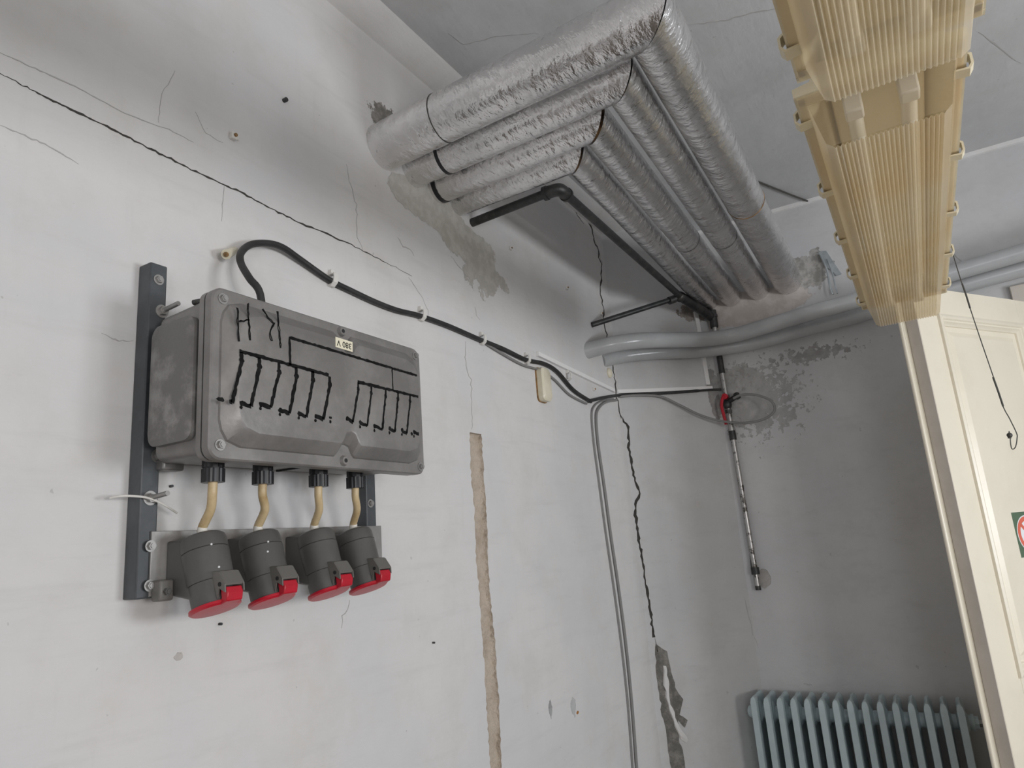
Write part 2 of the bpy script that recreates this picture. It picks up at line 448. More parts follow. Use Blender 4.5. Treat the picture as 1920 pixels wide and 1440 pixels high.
# --- left wall: one mesh with the hacked-out chase as a real recess
def build_wall_left():
    left_px = [(881, 812), (881, 850), (884, 900), (889, 950), (891, 1000), (893, 1050), (899, 1110), (902, 1170), (905, 1200), (908, 1250), (911, 1310), (915, 1370), (919, 1440), (922, 1500)]
    right_px = [(902, 805), (905, 850), (908, 900), (911, 950), (914, 1000), (915, 1050), (919, 1110), (924, 1170), (928, 1200), (931, 1250), (935, 1310), (938, 1370), (941, 1440), (944, 1500)]
    le = sorted([(WX(*p)[2], WX(*p)[1]) for p in left_px]); re_ = sorted([(WX(*p)[2], WX(*p)[1]) for p in right_px])
    ztop = WX(890, 812)[2]
    def yl(z): return float(np.interp(z, [a for a, b in le], [b for a, b in le]))
    def yr(z): return float(np.interp(z, [a for a, b in re_], [b for a, b in re_]))
    rows = sorted(set([round(float(z), 4) for z in np.arange(0, ztop, 0.012)] + [ztop] + [round(float(z), 4) for z in np.arange(ztop + 0.04, ZC, 0.06)] + [ZC]))
    ys = [Y0] + [float(y) for y in np.linspace(-1.5, 1.85, 26)]
    ys2 = [float(y) for y in np.linspace(2.12, CH0, 14)]
    rng = random.Random(3)
    nL, nR = len(ys), len(ys) + 1
    cols = ys + [None, None] + ys2; nc = len(cols)
    v = []; f = []
    for z in rows:
        zz = min(z, ztop)
        a = yl(zz) + (rng.uniform(-0.004, 0.004) if z < ztop else 0); b = yr(zz) + (rng.uniform(-0.004, 0.004) if z < ztop else 0)
        for c, y in enumerate(cols):
            if c == nL: y = a
            elif c == nR: y = b
            v.append((0.0, y, z))
    for r in range(len(rows) - 1):
        for c in range(nc - 1):
            if c == nL and rows[r + 1] <= ztop + 1e-6: continue
            f.append((r * nc + c, r * nc + c + 1, (r + 1) * nc + c + 1, (r + 1) * nc + c))
    # slab behind, so that the wall has thickness
    o = len(v)
    v += [(-0.25, Y0, 0), (-0.25, CH0, 0), (-0.25, CH0, ZC), (-0.25, Y0, ZC)]
    f.append((o, o + 3, o + 2, o + 1))
    mb = MB(); mb.add(v, f)
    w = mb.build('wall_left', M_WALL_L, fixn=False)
    tag(w, 'white plastered left wall with long cracks and a hacked-out vertical chase', 'wall', kind='structure')
    # the bare mortar inside the chase
    k = [i for i, z in enumerate(rows) if z <= ztop + 1e-6]
    cv = []; cf = []
    for i in k:
        a = v[i * nc + nL]; b = v[i * nc + nR]
        d1 = -0.014 + rng.uniform(-0.003, 0.003); d2 = -0.017 + rng.uniform(-0.003, 0.003)
        wd = b[1] - a[1]
        cv += [a, (d1, a[1] + 0.004, a[2]), (d2, a[1] + wd * 0.5, a[2]), (d1 * 0.9, b[1] - 0.003, b[2]), b]
    for i in range(len(k) - 1):
        for c in range(4): cf.append((i * 5 + c, i * 5 + c + 1, (i + 1) * 5 + c + 1, (i + 1) * 5 + c))
    t = (len(k) - 1) * 5
    cf.append((t, t + 1, t + 2, t + 3, t + 4))
    MB().add(cv, cf).build('plaster_chase', M_CHASE, w, fixn=False, sharp=70)['label'] = 'bare brown mortar in the hacked-out vertical chase'
    return w
wall_left = build_wall_left()

CX1 = YB - CH0
def slab(name, lo, hi, m, label, cat):
    return tag(MB().box(lo, hi).build(name, m), label, cat, kind='structure')
# --- chamfered corner
mb = MB(); d = 0.2
mb.prism([(0, CH0), (CX1, YB), (CX1 - 0.02, YB + d), (-d, YB + d), (-d, CH0 + 0.02)], lambda x, y: (x, y, 0), lambda x, y: (x, y, ZC))
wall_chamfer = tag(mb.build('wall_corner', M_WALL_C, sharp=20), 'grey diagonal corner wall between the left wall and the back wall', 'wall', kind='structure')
# --- back wall with the doorway
DX0, DX1, DZ = 1.90, 2.76, 2.50
mb = MB()
mb.box((CX1, YB, 0), (DX0, YB + d, ZC)); mb.box((DX1, YB, 0), (ROOM_X, YB + d, ZC)); mb.box((DX0, YB, DZ), (DX1, YB + d, ZC))
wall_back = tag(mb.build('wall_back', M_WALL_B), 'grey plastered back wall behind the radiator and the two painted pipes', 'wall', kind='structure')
# --- rear wall, floor, ceiling
mb = MB(); a, b, z0, z1 = FILL_WIN
mb.box((-0.25, Y0 - 0.2, 0), (a, Y0, ZC)); mb.box((b, Y0 - 0.2, 0), (ROOM_X + 0.2, Y0, ZC)); mb.box((a, Y0 - 0.2, 0), (b, Y0, z0)); mb.box((a, Y0 - 0.2, z1), (b, Y0, ZC))
tag(mb.build('wall_rear', M_WALL_C), 'plain plastered wall with an added window behind the viewer', 'wall', kind='structure')
w = thing('window_3', ((a + b) / 2, Y0 - 0.1, z0), 'added fill window in the wall behind the viewer', 'window', kind='structure')  # unseen window made up to carry the fill light
fr = MB(); t = 0.05
fr.box((a, Y0 - 0.12, z0), (a + t, Y0 - 0.06, z1)); fr.box((b - t, Y0 - 0.12, z0), (b, Y0 - 0.06, z1)); fr.box((a + t, Y0 - 0.12, z0), (b - t, Y0 - 0.06, z0 + t)); fr.box((a + t, Y0 - 0.12, z1 - t), (b - t, Y0 - 0.06, z1))
fr.build('frame', M_WFRAME, w)
MB().box((a + t, Y0 - 0.09, z0 + t), (b - t, Y0 - 0.085, z1 - t)).build('pane', M_GLASS, w)
slab('floor', (-0.25, Y0 - 0.2, -0.1), (ROOM_X + 0.2, YB + 1.6, 0), M_FLOOR, 'brown wooden floor of the room', 'floor')
slab('ceiling', (-0.25, Y0 - 0.2, ZC), (ROOM_X + 0.2, YB + 1.6, ZC + 0.1), M_CEIL, 'dull grey painted ceiling above the foil wrapped pipes', 'ceiling')
# hallway beyond the doorway
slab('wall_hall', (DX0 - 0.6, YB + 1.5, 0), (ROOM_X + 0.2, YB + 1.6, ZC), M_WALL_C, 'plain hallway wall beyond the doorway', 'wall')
# --- right wall with two windows
mb = MB(); ys = [Y0]
for (a, b, z0, z1) in WINDOWS:
    mb.box((ROOM_X, ys[-1], 0), (ROOM_X + 0.2, a, ZC)); mb.box((ROOM_X, a, 0), (ROOM_X + 0.2, b, z0)); mb.box((ROOM_X, a, z1), (ROOM_X + 0.2, b, ZC)); ys.append(b)
mb.box((ROOM_X, ys[-1], 0), (ROOM_X + 0.2, YB + 1.6, ZC))
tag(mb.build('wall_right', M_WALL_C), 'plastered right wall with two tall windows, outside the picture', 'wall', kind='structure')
for i, (a, b, z0, z1) in enumerate(WINDOWS):
    w = thing('window_%d' % (i + 1), (ROOM_X + 0.1, (a + b) / 2, z0), ['two-casement window beside the viewer', 'two-casement window nearer the door'][i], 'window', kind='structure')
    fr = MB(); t = 0.05
    fr.box((ROOM_X + 0.06, a, z0), (ROOM_X + 0.12, a + t, z1)); fr.box((ROOM_X + 0.06, b - t, z0), (ROOM_X + 0.12, b, z1))
    fr.box((ROOM_X + 0.06, a + t, z0), (ROOM_X + 0.12, b - t, z0 + t)); fr.box((ROOM_X + 0.06, a + t, z1 - t), (ROOM_X + 0.12, b - t, z1))
    fr.box((ROOM_X + 0.06, (a + b) / 2 - 0.05, z0 + t), (ROOM_X + 0.12, (a + b) / 2 + 0.05, z1 - t))
    fr.build('frame', M_WFRAME, w)
    for (p, q) in ((a + t, (a + b) / 2 - 0.05), ((a + b) / 2 + 0.05, b - t)):
        MB().box((ROOM_X + 0.085, p, z0 + t), (ROOM_X + 0.09, q, z1 - t)).build('pane', M_GLASS, w)
# --- coves between walls and ceiling
mb = MB(); mb.prism([(0.0, 3.262), (0.020, 3.266), (0.075, 3.282), (0.108, ZC), (-0.02, ZC), (-0.02, 3.262)], lambda x, z: (x, Y0, z), lambda x, z: (x, CH0 + x * 1.0, z))
tag(mb.build('trim_1', M_COVE, sharp=25), 'pale plaster cove running along the top of the left wall', 'cove', kind='structure')
mb = MB(); mb.prism([(YB, 3.276), (YB - 0.010, 3.280), (YB - 0.018, ZC), (YB + 0.02, ZC), (YB + 0.02, 3.276)], lambda y, z: (CX1, y, z), lambda y, z: (ROOM_X, y, z))
tag(mb.build('trim_2', M_COVE, sharp=25), 'narrow pale cove running along the top of the back wall', 'cove', kind='structure')
# --- door frame in the back wall
mb = MB()
mb.box((DX0, YB - 0.02, 0), (DX0 + 0.05, YB + 0.12, DZ)); mb.box((DX1 - 0.05, YB - 0.02, 0), (DX1, YB + 0.12, DZ)); mb.box((DX0 + 0.05, YB - 0.02, DZ - 0.05), (DX1 - 0.05, YB + 0.12, DZ))
mb.box((DX0 - 0.09, YB - 0.022, 0), (DX0, YB, DZ + 0.09)); mb.box((DX0, YB - 0.022, DZ), (DX1 + 0.09, YB, DZ + 0.09)); mb.box((DX1, YB - 0.022, 0), (DX1 + 0.09, YB, DZ))
tag(mb.build('trim_3', M_DOORE, bevel=0.003), 'painted door frame and architrave in the back wall', 'door frame', kind='structure')

# --- cracks in the plaster (parts of the walls)
def crack(name, pts, w, m, step=9, jit=1.5, taper=True, seed=1, parent=None, surf=WALL):
    rng = random.Random(seed); P = refine(pts, step, jit, rng); n = len(P)
    groups = []; cur = []
    for i, p in enumerate(P):
        q = surf(*p); nn = wall_normal(q) if surf is WALL else ((0, 0, -1) if surf is HZ else (0, -1, 0))
        t = i / max(1, n - 1); ww = w * rng.uniform(0.45, 1.35)
        if taper: ww *= max(0.2, min(1, 6 * t, 6 * (1 - t)))
        if cur and cur[-1][1] != nn:
            groups.append(cur); pp = P[i - 1]; pw = cur[-1][2]
            g = WX if nn == (1, 0, 0) else CHP if nn == NRM_C else BY     # carry the crack on over the edge between two walls
            cur = [(g(*pp), nn, pw)]
        cur.append((q, nn, ww))
    groups.append(cur)
    for g in groups:
        if len(g) < 2: continue
        mb = MB(); ribbon(mb, [a for a, b, c in g], [c for a, b, c in g], g[0][1], 0.0002, 0.0008)
        par = parent or (wall_left if g[0][1] == (1, 0, 0) else wall_chamfer if g[0][1] == NRM_C else wall_back)
        mb.build(name, m, par, fixn=False)
crack('crack', [(-20, 128), (0, 138), (100, 190), (200, 237), (283, 280), (327, 302), (367, 322), (450, 360), (500, 387), (567, 420), (607, 435), (680, 470), (733, 497), (772, 518)], 0.0042, M_CRACK, 8, 1.3)
crack('crack', [(-20, 90), (0, 99), (140, 162), (233, 212), (287, 233), (317, 243), (363, 267)], 0.0022, M_HAIR, 10, 0.8)
crack('crack', [(0, 235), (83, 270), (110, 285), (147, 308)], 0.0022, M_HAIR, 8, 1.2)
crack('crack', [(328, 133), (315, 158), (302, 177), (297, 230)], 0.0013, M_HAIR, 8, 1.2)
crack('crack', [(366, 210), (385, 250), (418, 268)], 0.0012, M_HAIR, 8, 1)
crack('crack', [(649, 308), (655, 340), (668, 385), (670, 445), (680, 469)], 0.0022, M_HAIR, 8, 1.4)
crack('crack', [(872, 640), (873, 687), (883, 713), (885, 760), (884, 805)], 0.0030, M_HAIR, 7, 1.4)
crack('crack', [(420, 348), (417, 385), (415, 415)], 0.0013, M_HAIR, 8, 1)
crack('crack', [(765, 520), (780, 540), (800, 575), (803, 592)], 0.0020, M_HAIR, 7, 1.4)
crack('crack', [(745, 445), (755, 462), (768, 468), (776, 480)], 0.0030, M_HAIR, 6, 1.4)
crack('crack', [(845, 480), (860, 500), (872, 515), (885, 520)], 0.0024, M_HAIR, 6, 1.6)
crack('crack', [(890, 575), (893, 592), (900, 600)], 0.0022, M_HAIR, 6, 1.4)
crack('crack', [(190, 625), (205, 632), (222, 640), (250, 638)], 0.0022, M_HAIR, 6, 1.6)
crack('crack', [(655, 1125), (652, 1142), (642, 1156), (640, 1178)], 0.0020, M_HAIR, 6, 1.4)
crack('crack', [(1092, 398), (1105, 418), (1113, 445), (1121, 470), (1128, 500), (1126, 545), (1133, 600), (1140, 645), (1150, 690), (1155, 735), (1160, 765), (1168, 790), (1178, 800), (1179, 840), (1188, 890), (1200, 925), (1190, 945), (1193, 985), (1205, 1050), (1215, 1120), (1226, 1195)], 0.013, M_CRACK, 6, 1.6, False, 5)
crack('crack', [(1060, 372), (1080, 398), (1095, 420)], 0.006, M_CRACK, 6, 1.6, True, 8)
crack('crack', [(1118, 455), (1125, 480), (1130, 498)], 0.004, M_HAIR, 6, 1.6, True, 9)
crack('crack', [(840, 62), (870, 84), (930, 68), (1010, 62)], 0.004, M_HAIR, 9, 1.2, surf=HZ, parent=bpy.data.objects['ceiling'])
crack('crack', [(1290, 46), (1350, 40), (1420, 22), (1470, 15)], 0.005, M_HAIR, 9, 1.4, surf=HZ, parent=bpy.data.objects['ceiling'])
crack('crack', [(1835, 60), (1865, 82), (1885, 100), (1915, 118)], 0.005, M_HAIR, 9, 1.4, surf=HZ, parent=bpy.data.objects['ceiling'])
crack('crack', [(1395, 1120), (1412, 1190), (1422, 1215)], 0.004, M_HAIR, 9, 1.2)
crack('crack', [(1780, 470), (1800, 488), (1822, 505)], 0.006, M_HAIR, 6, 0.8, surf=BY, parent=wall_back)

# broken render where the corner crack opens at the bottom
def chunk(name, pts, m, lift, thick, parent, seed):
    rng = random.Random(seed); P = []
    P0 = refine(pts + [pts[0]], 10, 2.2, rng)[:-1]
    for p in P0: P.append(CHP(*p) if True else WALL(*p))
    nv = V(NRM_C); mb = MB()
    vs = [V(p) + nv * lift for p in P]; c = sum(vs, Vector()) / len(vs)
    n = len(vs); inner = [v + (c - v) * 0.12 + nv * (thick + rng.uniform(-0.3, 0.3) * thick) for v in vs]
    base = [v - nv * (lift + 0.002) for v in vs]
    fs = [(i, (i + 1) % n, n + (i + 1) % n, n + i) for i in range(n)] + [tuple(range(n, 2 * n))]
    fs += [((i + 1) % n, i, 2 * n + i, 2 * n + (i + 1) % n) for i in range(n)]
    mb.add(vs + inner + base, fs); return mb.build(name, m, parent, sharp=25)
o = chunk('broken_render', [(1227, 1194), (1233, 1210), (1250, 1222), (1256, 1250), (1266, 1290), (1281, 1312), (1274, 1340), (1290, 1352), (1284, 1362), (1270, 1350), (1272, 1385), (1284, 1430), (1288, 1480), (1262, 1480), (1252, 1400), (1240, 1330), (1232, 1260)], M_BROKEN, 0.001, 0.002, wall_chamfer, 2)
o['label'] = 'grey crumbling render exposed along the open corner crack'
o = chunk('plaster_edge', [(1243, 1248), (1249, 1250), (1252, 1290), (1256, 1318), (1266, 1348), (1276, 1375), (1290, 1388), (1286, 1394), (1276, 1388), (1264, 1362), (1254, 1332), (1246, 1296)], M_COVE, 0.003, 0.006, wall_chamfer, 4)
o['label'] = 'pale broken plaster edge beside the open corner crack'

# ================================================================ FOIL WRAPPED PIPES
PIPES = [  # corner x, corner y, y at the left wall, x at the back wall, radius, z
    ('thickest foil wrapped pipe, outermost of the four under the ceiling', 0.915, 1.508, 1.550, 0.868, 0.075, 2.875),
    ('foil wrapped pipe next to the thickest one, with a black ring near the left wall', 0.768, 1.680, 1.705, 0.715, 0.060, 2.865),
    ('third foil wrapped pipe from outside, split open at its brown mitred corner', 0.622, 1.824, 1.845, 0.567, 0.058, 2.862),
    ('innermost foil wrapped pipe, beside the bare black steel pipe', 0.495, 1.953, 1.968, 0.436, 0.054, 2.858),
]
def mitred(axis, xc, yc, z, r, yw, xf, gap, n=56, m=70, rough=0.010, seed=0):
    """pipe run between wall and corner, cut at 45 degrees at the corner; runs are slightly out of square"""
    vs = []; fs = []
    for i in range(m + 1):
        for k in range(n):
            t = 2 * PI * k / n
            a = r * math.cos(t); h = r * math.sin(t)
            if axis == 'x':
                end = xc - a - gap; s_ = end * i / m; c = yw + (yc - yw) * s_ / xc; q = Vector((s_, c + a, z + h))
            else:
                begin = yc - a + gap; s_ = begin + (YB - begin) * i / m; c = xc + (xf - xc) * (s_ - yc) / (YB - yc); q = Vector((c + a, s_, z + h))
            g = mnoise.noise(q * 14 + Vector((seed * 7.1, 0, 0))) * 0.6 + mnoise.noise(q * 40) * 0.25
            g2 = mnoise.noise(Vector((s_ * 3.0, seed * 3.3, 0.5)))
            f = 1 + rough * g + 0.012 * g2
            vs.append((s_, c + a * f, z + h * f) if axis == 'x' else (c + a * f, s_, z + h * f))
    for i in range(m):
        for k in range(n): fs.append((i * n + k, i * n + (k + 1) % n, (i + 1) * n + (k + 1) % n, (i + 1) * n + k))
    fs += [tuple(range(n)), tuple(range(m * n, (m + 1) * n))]
    return MB().add(vs, fs)
def band(axis, c, pos, w, r, n=40):
    p0 = (pos, c[0], c[1]) if axis == 'x' else (c[0], pos, c[1]); p1 = (pos + w, c[0], c[1]) if axis == 'x' else (c[0], pos + w, c[1])
    return MB().cyl(p0, p1, r, r, n)
for i, (label, px, py, yw, xf, r, z) in enumerate(PIPES):
    t = thing('insulated_pipe', (px, py, z), label, 'pipe', 'foil wrapped pipes')
    gap = (0.001, 0.002, 0.006, 0.005)[i]
    mitred('x', px, py, z, r, yw, xf, gap, seed=i).build('wall_run', M_FOIL_X, t, sharp=50)
    mitred('y', px, py, z, r, yw, xf, gap, m=110, seed=i + 10).build('long_run', M_FOIL_Y, t, sharp=50)
    mb = MB(); mb.cyl((px - r * 1.6, py, z), (px + r * 0.2, py, z), r * 0.86, n=28); mb.cyl((px, py - r * 0.2, z), (px, py + r * 1.6, z), r * 0.86, n=28)
    mb.build('foam_core', M_FOAM, t)['label'] = 'brown foam showing in the mitred corner'
    def yat(x): return yw + (py - yw) * x / px
    def xat(y): return px + (xf - px) * (y - py) / (YB - py)
    if i == 0:
        band('x', (yat(0.245), z), 0.245, 0.003, r * 1.014, 48).build('seam', M_WIRE, t)
        band('y', (xat(2.72), z), 2.72, 0.003, r * 1.014, 48).build('seam', M_FOAM, t)
    if i == 1:
        band('x', (yat(0.14), z), 0.135, 0.012, r * 1.022, 48).build('tape_ring', M_BLACK, t)
        band('y', (xat(2.98), z), 2.98, 0.002, r * 1.014, 48).build('seam', M_WIRE, t)
    if i == 2:
        band('x', (yat(0.02), z), 0.012, 0.016, r * 1.035, 48).build('tape_ring', M_BLACK, t)
        band('y', (xat(2.90), z), 2.90, 0.002, r * 1.014, 48).build('seam', M_WIRE, t)
# thin conduits that show in the gaps between the pipes
for xa, ya, xb, z, lab in ((0.850, 1.66, 0.795, 2.965, 'thin grey conduit above the gap beside the thickest foil pipe'), (0.700, 1.80, 0.643, 2.955, 'thin grey conduit above the gap between the middle foil pipes')):
    t = thing('conduit', (xa, ya, z), lab, 'conduit', 'thin conduits above the foil pipes')
    def cp(y): return (xa + (xb - xa) * (y - ya) / (YB - ya), y, z)
    MB().cyl(cp(ya), cp(YB), 0.010, n=12).build('tube', M_GPIPE, t)
    for y in (2.36, 2.70, 3.3): MB().cyl(cp(y), cp(y + 0.04), 0.013, n=12).build('coupling', M_STEEL, t)

# ================================================================ BARE BLACK STEEL PIPE with riser and valve
t = thing('steel_pipe', (0.373, 2.06, 2.815), 'bare black steel pipe with elbow running beside the innermost foil pipe', 'pipe')
ex, ey, ez = 0.368, 2.055, 2.818
MB().cyl((0.0, ey + 0.005, ez - 0.01), (ex - 0.02, ey, ez), 0.0165, n=20).build('wall_run', M_STEEL, t)
mb = MB(); mb.tube([(ex - 0.045, ey, ez), (ex - 0.015, ey, ez), (ex + 0.008, ey + 0.008, ez), (ex + 0.012, ey + 0.03, ez), (ex + 0.012, ey + 0.055, ez)], 0.023, 18)
mb.cyl((ex - 0.05, ey, ez), (ex - 0.036, ey, ez), 0.026, n=20); mb.cyl((ex + 0.012, ey + 0.05, ez), (ex + 0.012, ey + 0.062, ez), 0.026, n=20)
mb.build('elbow', M_STEEL, t)
MB().cyl((ex + 0.012, ey + 0.04, ez), (0.375, 3.48, 2.815), 0.0165, n=20).build('long_run', M_STEEL, t)
mb = MB(); mb.sphere((0.372, 3.49, 2.813), 0.029); mb.cyl((0.35, 3.465, 2.80), (0.325, 3.44, 2.788), 0.021, n=18)
mb.build('tee', M_STEEL, t)
MB().cyl((0.375, 3.49, 2.815), (0.445, 3.818, 2.765), 0.026, n=20).build('end_run', M_STEEL, t)
mb = MB(); a = V((0.372, 3.49, 2.813)); b = V(WX(1119, 607, 0.03)); b.x = 0.0
mb.cyl(a, b, 0.014, n=16); mb.build('branch', M_STEEL, t)
mb = MB(); mb.cyl((0.455, 3.818, 2.80), (0.455, 3.818, 2.70), 0.022, n=18); mb.cyl((0.455, 3.818, 2.775), (0.455, 3.818, 2.76), 0.027, n=6); mb.build('end_elbow', M_STEEL, t)
t = thing('riser_pipe', (0.47, 3.818, 1.28), 'thin worn metal riser pipe with a red valve handle in the corner', 'pipe')
rt, rb = V((0.455, 3.818, 2.70)), V((0.480, 3.818, 1.29))
def ra(f): return rt + (rb - rt) * f
MB().cyl(rt, rb, 0.0135, n=16).build('tube', M_ZINC, t)
MB().cyl(ra(0.12) , ra(0.19), 0.0165, n=16).build('sleeve', M_STEEL, t)
MB().cyl(ra(0.42), ra(0.455), 0.0185, n=16).build('coupling', M_STEEL, t)
MB().cyl(ra(0.93), ra(0.955), 0.021, n=16).build('pipe_clip', M_STEEL, t)
MB().cyl(ra(0.995), rb + Vector((0.0003, 0, -0.015)), 0.014, n=16).build('end_cap', M_STEEL, t)
MB().cyl(ra(0.80), ra(0.93) + Vector((-0.016, 0, 0)), 0.004, n=8).build('strap', M_STEEL, t)
vz = ra(0.315)
v_ = MB(); v_.cyl(vz + Vector((0, 0, 0.05)), vz + Vector((0, 0, 0.03)), 0.019, n=6); v_.sphere(vz, 0.024, squash=(1, 1, 1.3)); v_.cyl(vz - Vector((0, 0, 0.03)), vz - Vector((0, 0, 0.05)), 0.019, n=6)
v_.cyl(vz + Vector((0, 0, 0.01)), vz + Vector((0.07, -0.03, 0.035)), 0.014, n=14); v_.cyl(vz + Vector((0.055, -0.024, 0.03)), vz + Vector((0.072, -0.031, 0.036)), 0.020, n=6)
valve = v_.build('valve_body', M_STEEL, t)
mb = MB(); mb.tube([vz + Vector((-0.004, -0.03, 0.045)), vz + Vector((-0.012, -0.042, 0.03)), vz + Vector((-0.022, -0.045, -0.01)), vz + Vector((-0.018, -0.045, -0.06)), vz + Vector((-0.012, -0.045, -0.115))], 0.0085, 10)
mb.cyl(vz + Vector((0, -0.015, 0.04)), vz + Vector((0, -0.04, 0.04)), 0.016, n=14)
mb.build('lever', M_RED, valve)['label'] = 'red valve lever'

# ================================================================ TWO GREY PAINTED PIPES
def pipe_from_px(name, spec, r, label, ends):
    pts = [ends[0]] + [HZ(px, py, z) for (px, py, z) in spec] + [ends[1]]
    return tag(MB().tube(pts, r, 22, 8).build(name, M_GPIPE), label, 'pipe', 'grey painted pipes on the back wall')
U = pipe_from_px('heating_pipe', [(1150, 645, 2.525), (1207, 638, 2.545), (1283, 637, 2.572), (1333, 635, 2.59), (1383, 627, 2.602), (1450, 607, 2.61), (1533, 583, 2.622), (1593, 567, 2.636), (1860, 490, 2.69)], 0.040,
                 'upper and thicker grey painted pipe bending round the corner wall', [(-0.02, 3.04, 2.497), (2.55, 3.63, 2.74)])
Lp = pipe_from_px('heating_pipe', [(1167, 668, 2.527), (1233, 661, 2.545), (1300, 659, 2.552), (1350, 654, 2.553), (1417, 643, 2.557), (1500, 620, 2.568), (1600, 594, 2.585), (1860, 520, 2.635)], 0.037,
                  'lower grey painted pipe tucked behind the thicker one on the back wall', [(-0.02, 3.25, 2.489), (2.55, 3.74, 2.68)])
# foam plug at the lower pipe's hole
tag(MB().sphere((0.004, 3.295, 2.43), 0.025, squash=(0.6, 1, 1.1)).build('foam_plug', M_BEIGE), 'small round lump of old foam under the lower grey pipe', 'foam')

# ================================================================ SWITCH BOX ON ITS FRAME
ft = thing('mounting_frame', (0.02, 1.1, 1.555), 'dark grey steel rail frame with a galvanised plate carrying the four sockets', 'frame')
for y0, z1 in ((0.770, 2.212), (1.386, 2.10)):
    rail = MB().box((0.0, y0, 1.553), (0.040, y0 + 0.037, z1)).build('rail', M_RAIL, ft, bevel=0.003)
plate = MB().box((0.0405, 0.793, 1.556), (0.0455, 1.435, 1.674)).build('socket_plate', M_PLATE, ft, bevel=0.001)
def hexbolt(mb, p, d, r=0.009, h=0.007, washer=True):
    p = V(p); d = V(d).normalized()
    if washer: mb.cyl(p, p + d * 0.002, r * 1.45, n=18)
    mb.cyl(p + d * 0.002, p + d * (0.002 + h), r, n=6)
    mb.cyl(p + d * (0.002 + h), p + d * (0.004 + h), r * 0.62, n=12)
for (px, py, x) in ((297, 525, 0.040), (282, 1024, 0.0455), (280, 1098, 0.0455), (698, 1012, 0.0455), (694, 944, 0.040)):
    mb = MB(); hexbolt(mb, WX(px, py, x), (1, 0, 0), 0.0075, 0.006); mb.build('bolt', M_BOLT, ft)
for (px, py) in ((303, 584), (296, 855), (281, 934)):
    p = V(WX(px, py, 0.040)); mb = MB(); hexbolt(mb, p, (1, 0, 0), 0.0095, 0.009)
    mb.cyl(p, p + Vector((0.055, 0, 0.004)), 0.0048, n=12); mb.build('threaded_stud', M_BOLT, ft)
# lugs that hold the box
for z in (2.075, 1.80):
    MB().box((0.035, 0.80, z - 0.012), (0.062, 0.845, z + 0.012)).build('lug', M_BOXD, ft, bevel=0.004)

bx = thing('switch_box', (0.15, 1.06, 1.80), 'grey cast metal switch box with a hand painted circuit diagram on its lid', 'switch box')
BX0, BX1, BYA, BYB, BZA, BZB = 0.060, 0.218, 0.776, 1.368, 1.797, 2.094
def rrect(a, b, c, d, r, n=5):
    out = []
    for (cx, cy, s) in ((b - r, d - r, 0), (a + r, d - r, 1), (a + r, c + r, 2), (b - r, c + r, 3)):
        for k in range(n + 1):
            t = (s + k / n) * PI / 2; out.append((cx + r * math.cos(t), cy + r * math.sin(t)))
    return out
def loft(layers):
    """layers = [(x, outline)] all with the same number of points"""
    n = len(layers[0][1]); vs = []; fs = []
    for x, poly in layers: vs += [(x, p[0], p[1]) for p in poly]
    for k in range(len(layers) - 1):
        for i in range(n): fs.append((k * n + i, k * n + (i + 1) % n, (k + 1) * n + (i + 1) % n, (k + 1) * n + i))
    fs += [tuple(reversed(range(n))), tuple(range((len(layers) - 1) * n, len(layers) * n))]
    return MB().add(vs, fs)
loft([(BX0, rrect(BYA + 0.012, BYB - 0.012, BZA + 0.012, BZB - 0.012, 0.02)), (BX0 + 0.01, rrect(BYA + 0.003, BYB - 0.003, BZA + 0.003, BZB - 0.003, 0.02)),
      (0.195, rrect(BYA, BYB, BZA, BZB, 0.016)), (0.205, rrect(BYA - 0.009, BYB + 0.009, BZA - 0.012, BZB + 0.012, 0.022)), (BX1, rrect(BYA - 0.009, BYB + 0.009, BZA - 0.012, BZB + 0.012, 0.022))]).build('body', M_BOX, bx, sharp=30)
# raised cover on the left end
sc = MB()
cov0 = rrect(0.066, 0.196, 1.826, 2.062, 0.022); cov1 = rrect(0.073, 0.189, 1.833, 2.055, 0.018)
n = len(cov0)
sc.add([(p[0], BYA + 0.002, p[1]) for p in cov0] + [(p[0], BYA - 0.012, p[1]) for p in cov0] + [(p[0], BYA - 0.017, p[1]) for p in cov1],
       [(i, (i + 1) % n, n + (i + 1) % n, n + i) for i in range(n)] + [(n + i, n + (i + 1) % n, 2 * n + (i + 1) % n, 2 * n + i) for i in range(n)] + [tuple(range(2 * n, 3 * n)), tuple(reversed(range(n)))])
sc.build('end_cover', M_BOXD, bx, sharp=40)
loft([(BX1, rrect(BYA - 0.005, BYB + 0.005, BZA - 0.008, BZB + 0.008, 0.02)), (BX1 + 0.005, rrect(BYA - 0.005, BYB + 0.005, BZA - 0.008, BZB + 0.008, 0.02))]).build('gasket', M_GASKET, bx)
LF = 0.243   # front of the lid flange
PF = 0.268   # front of the raised panel
lid = loft([(BX1 + 0.005, rrect(BYA - 0.010, BYB + 0.010, BZA - 0.013, BZB + 0.013, 0.024)), (LF - 0.003, rrect(BYA - 0.010, BYB + 0.010, BZA - 0.013, BZB + 0.013, 0.024)),
            (LF, rrect(BYA - 0.007, BYB + 0.007, BZA - 0.010, BZB + 0.010, 0.022))]).build('lid', M_BOX, bx, sharp=40)
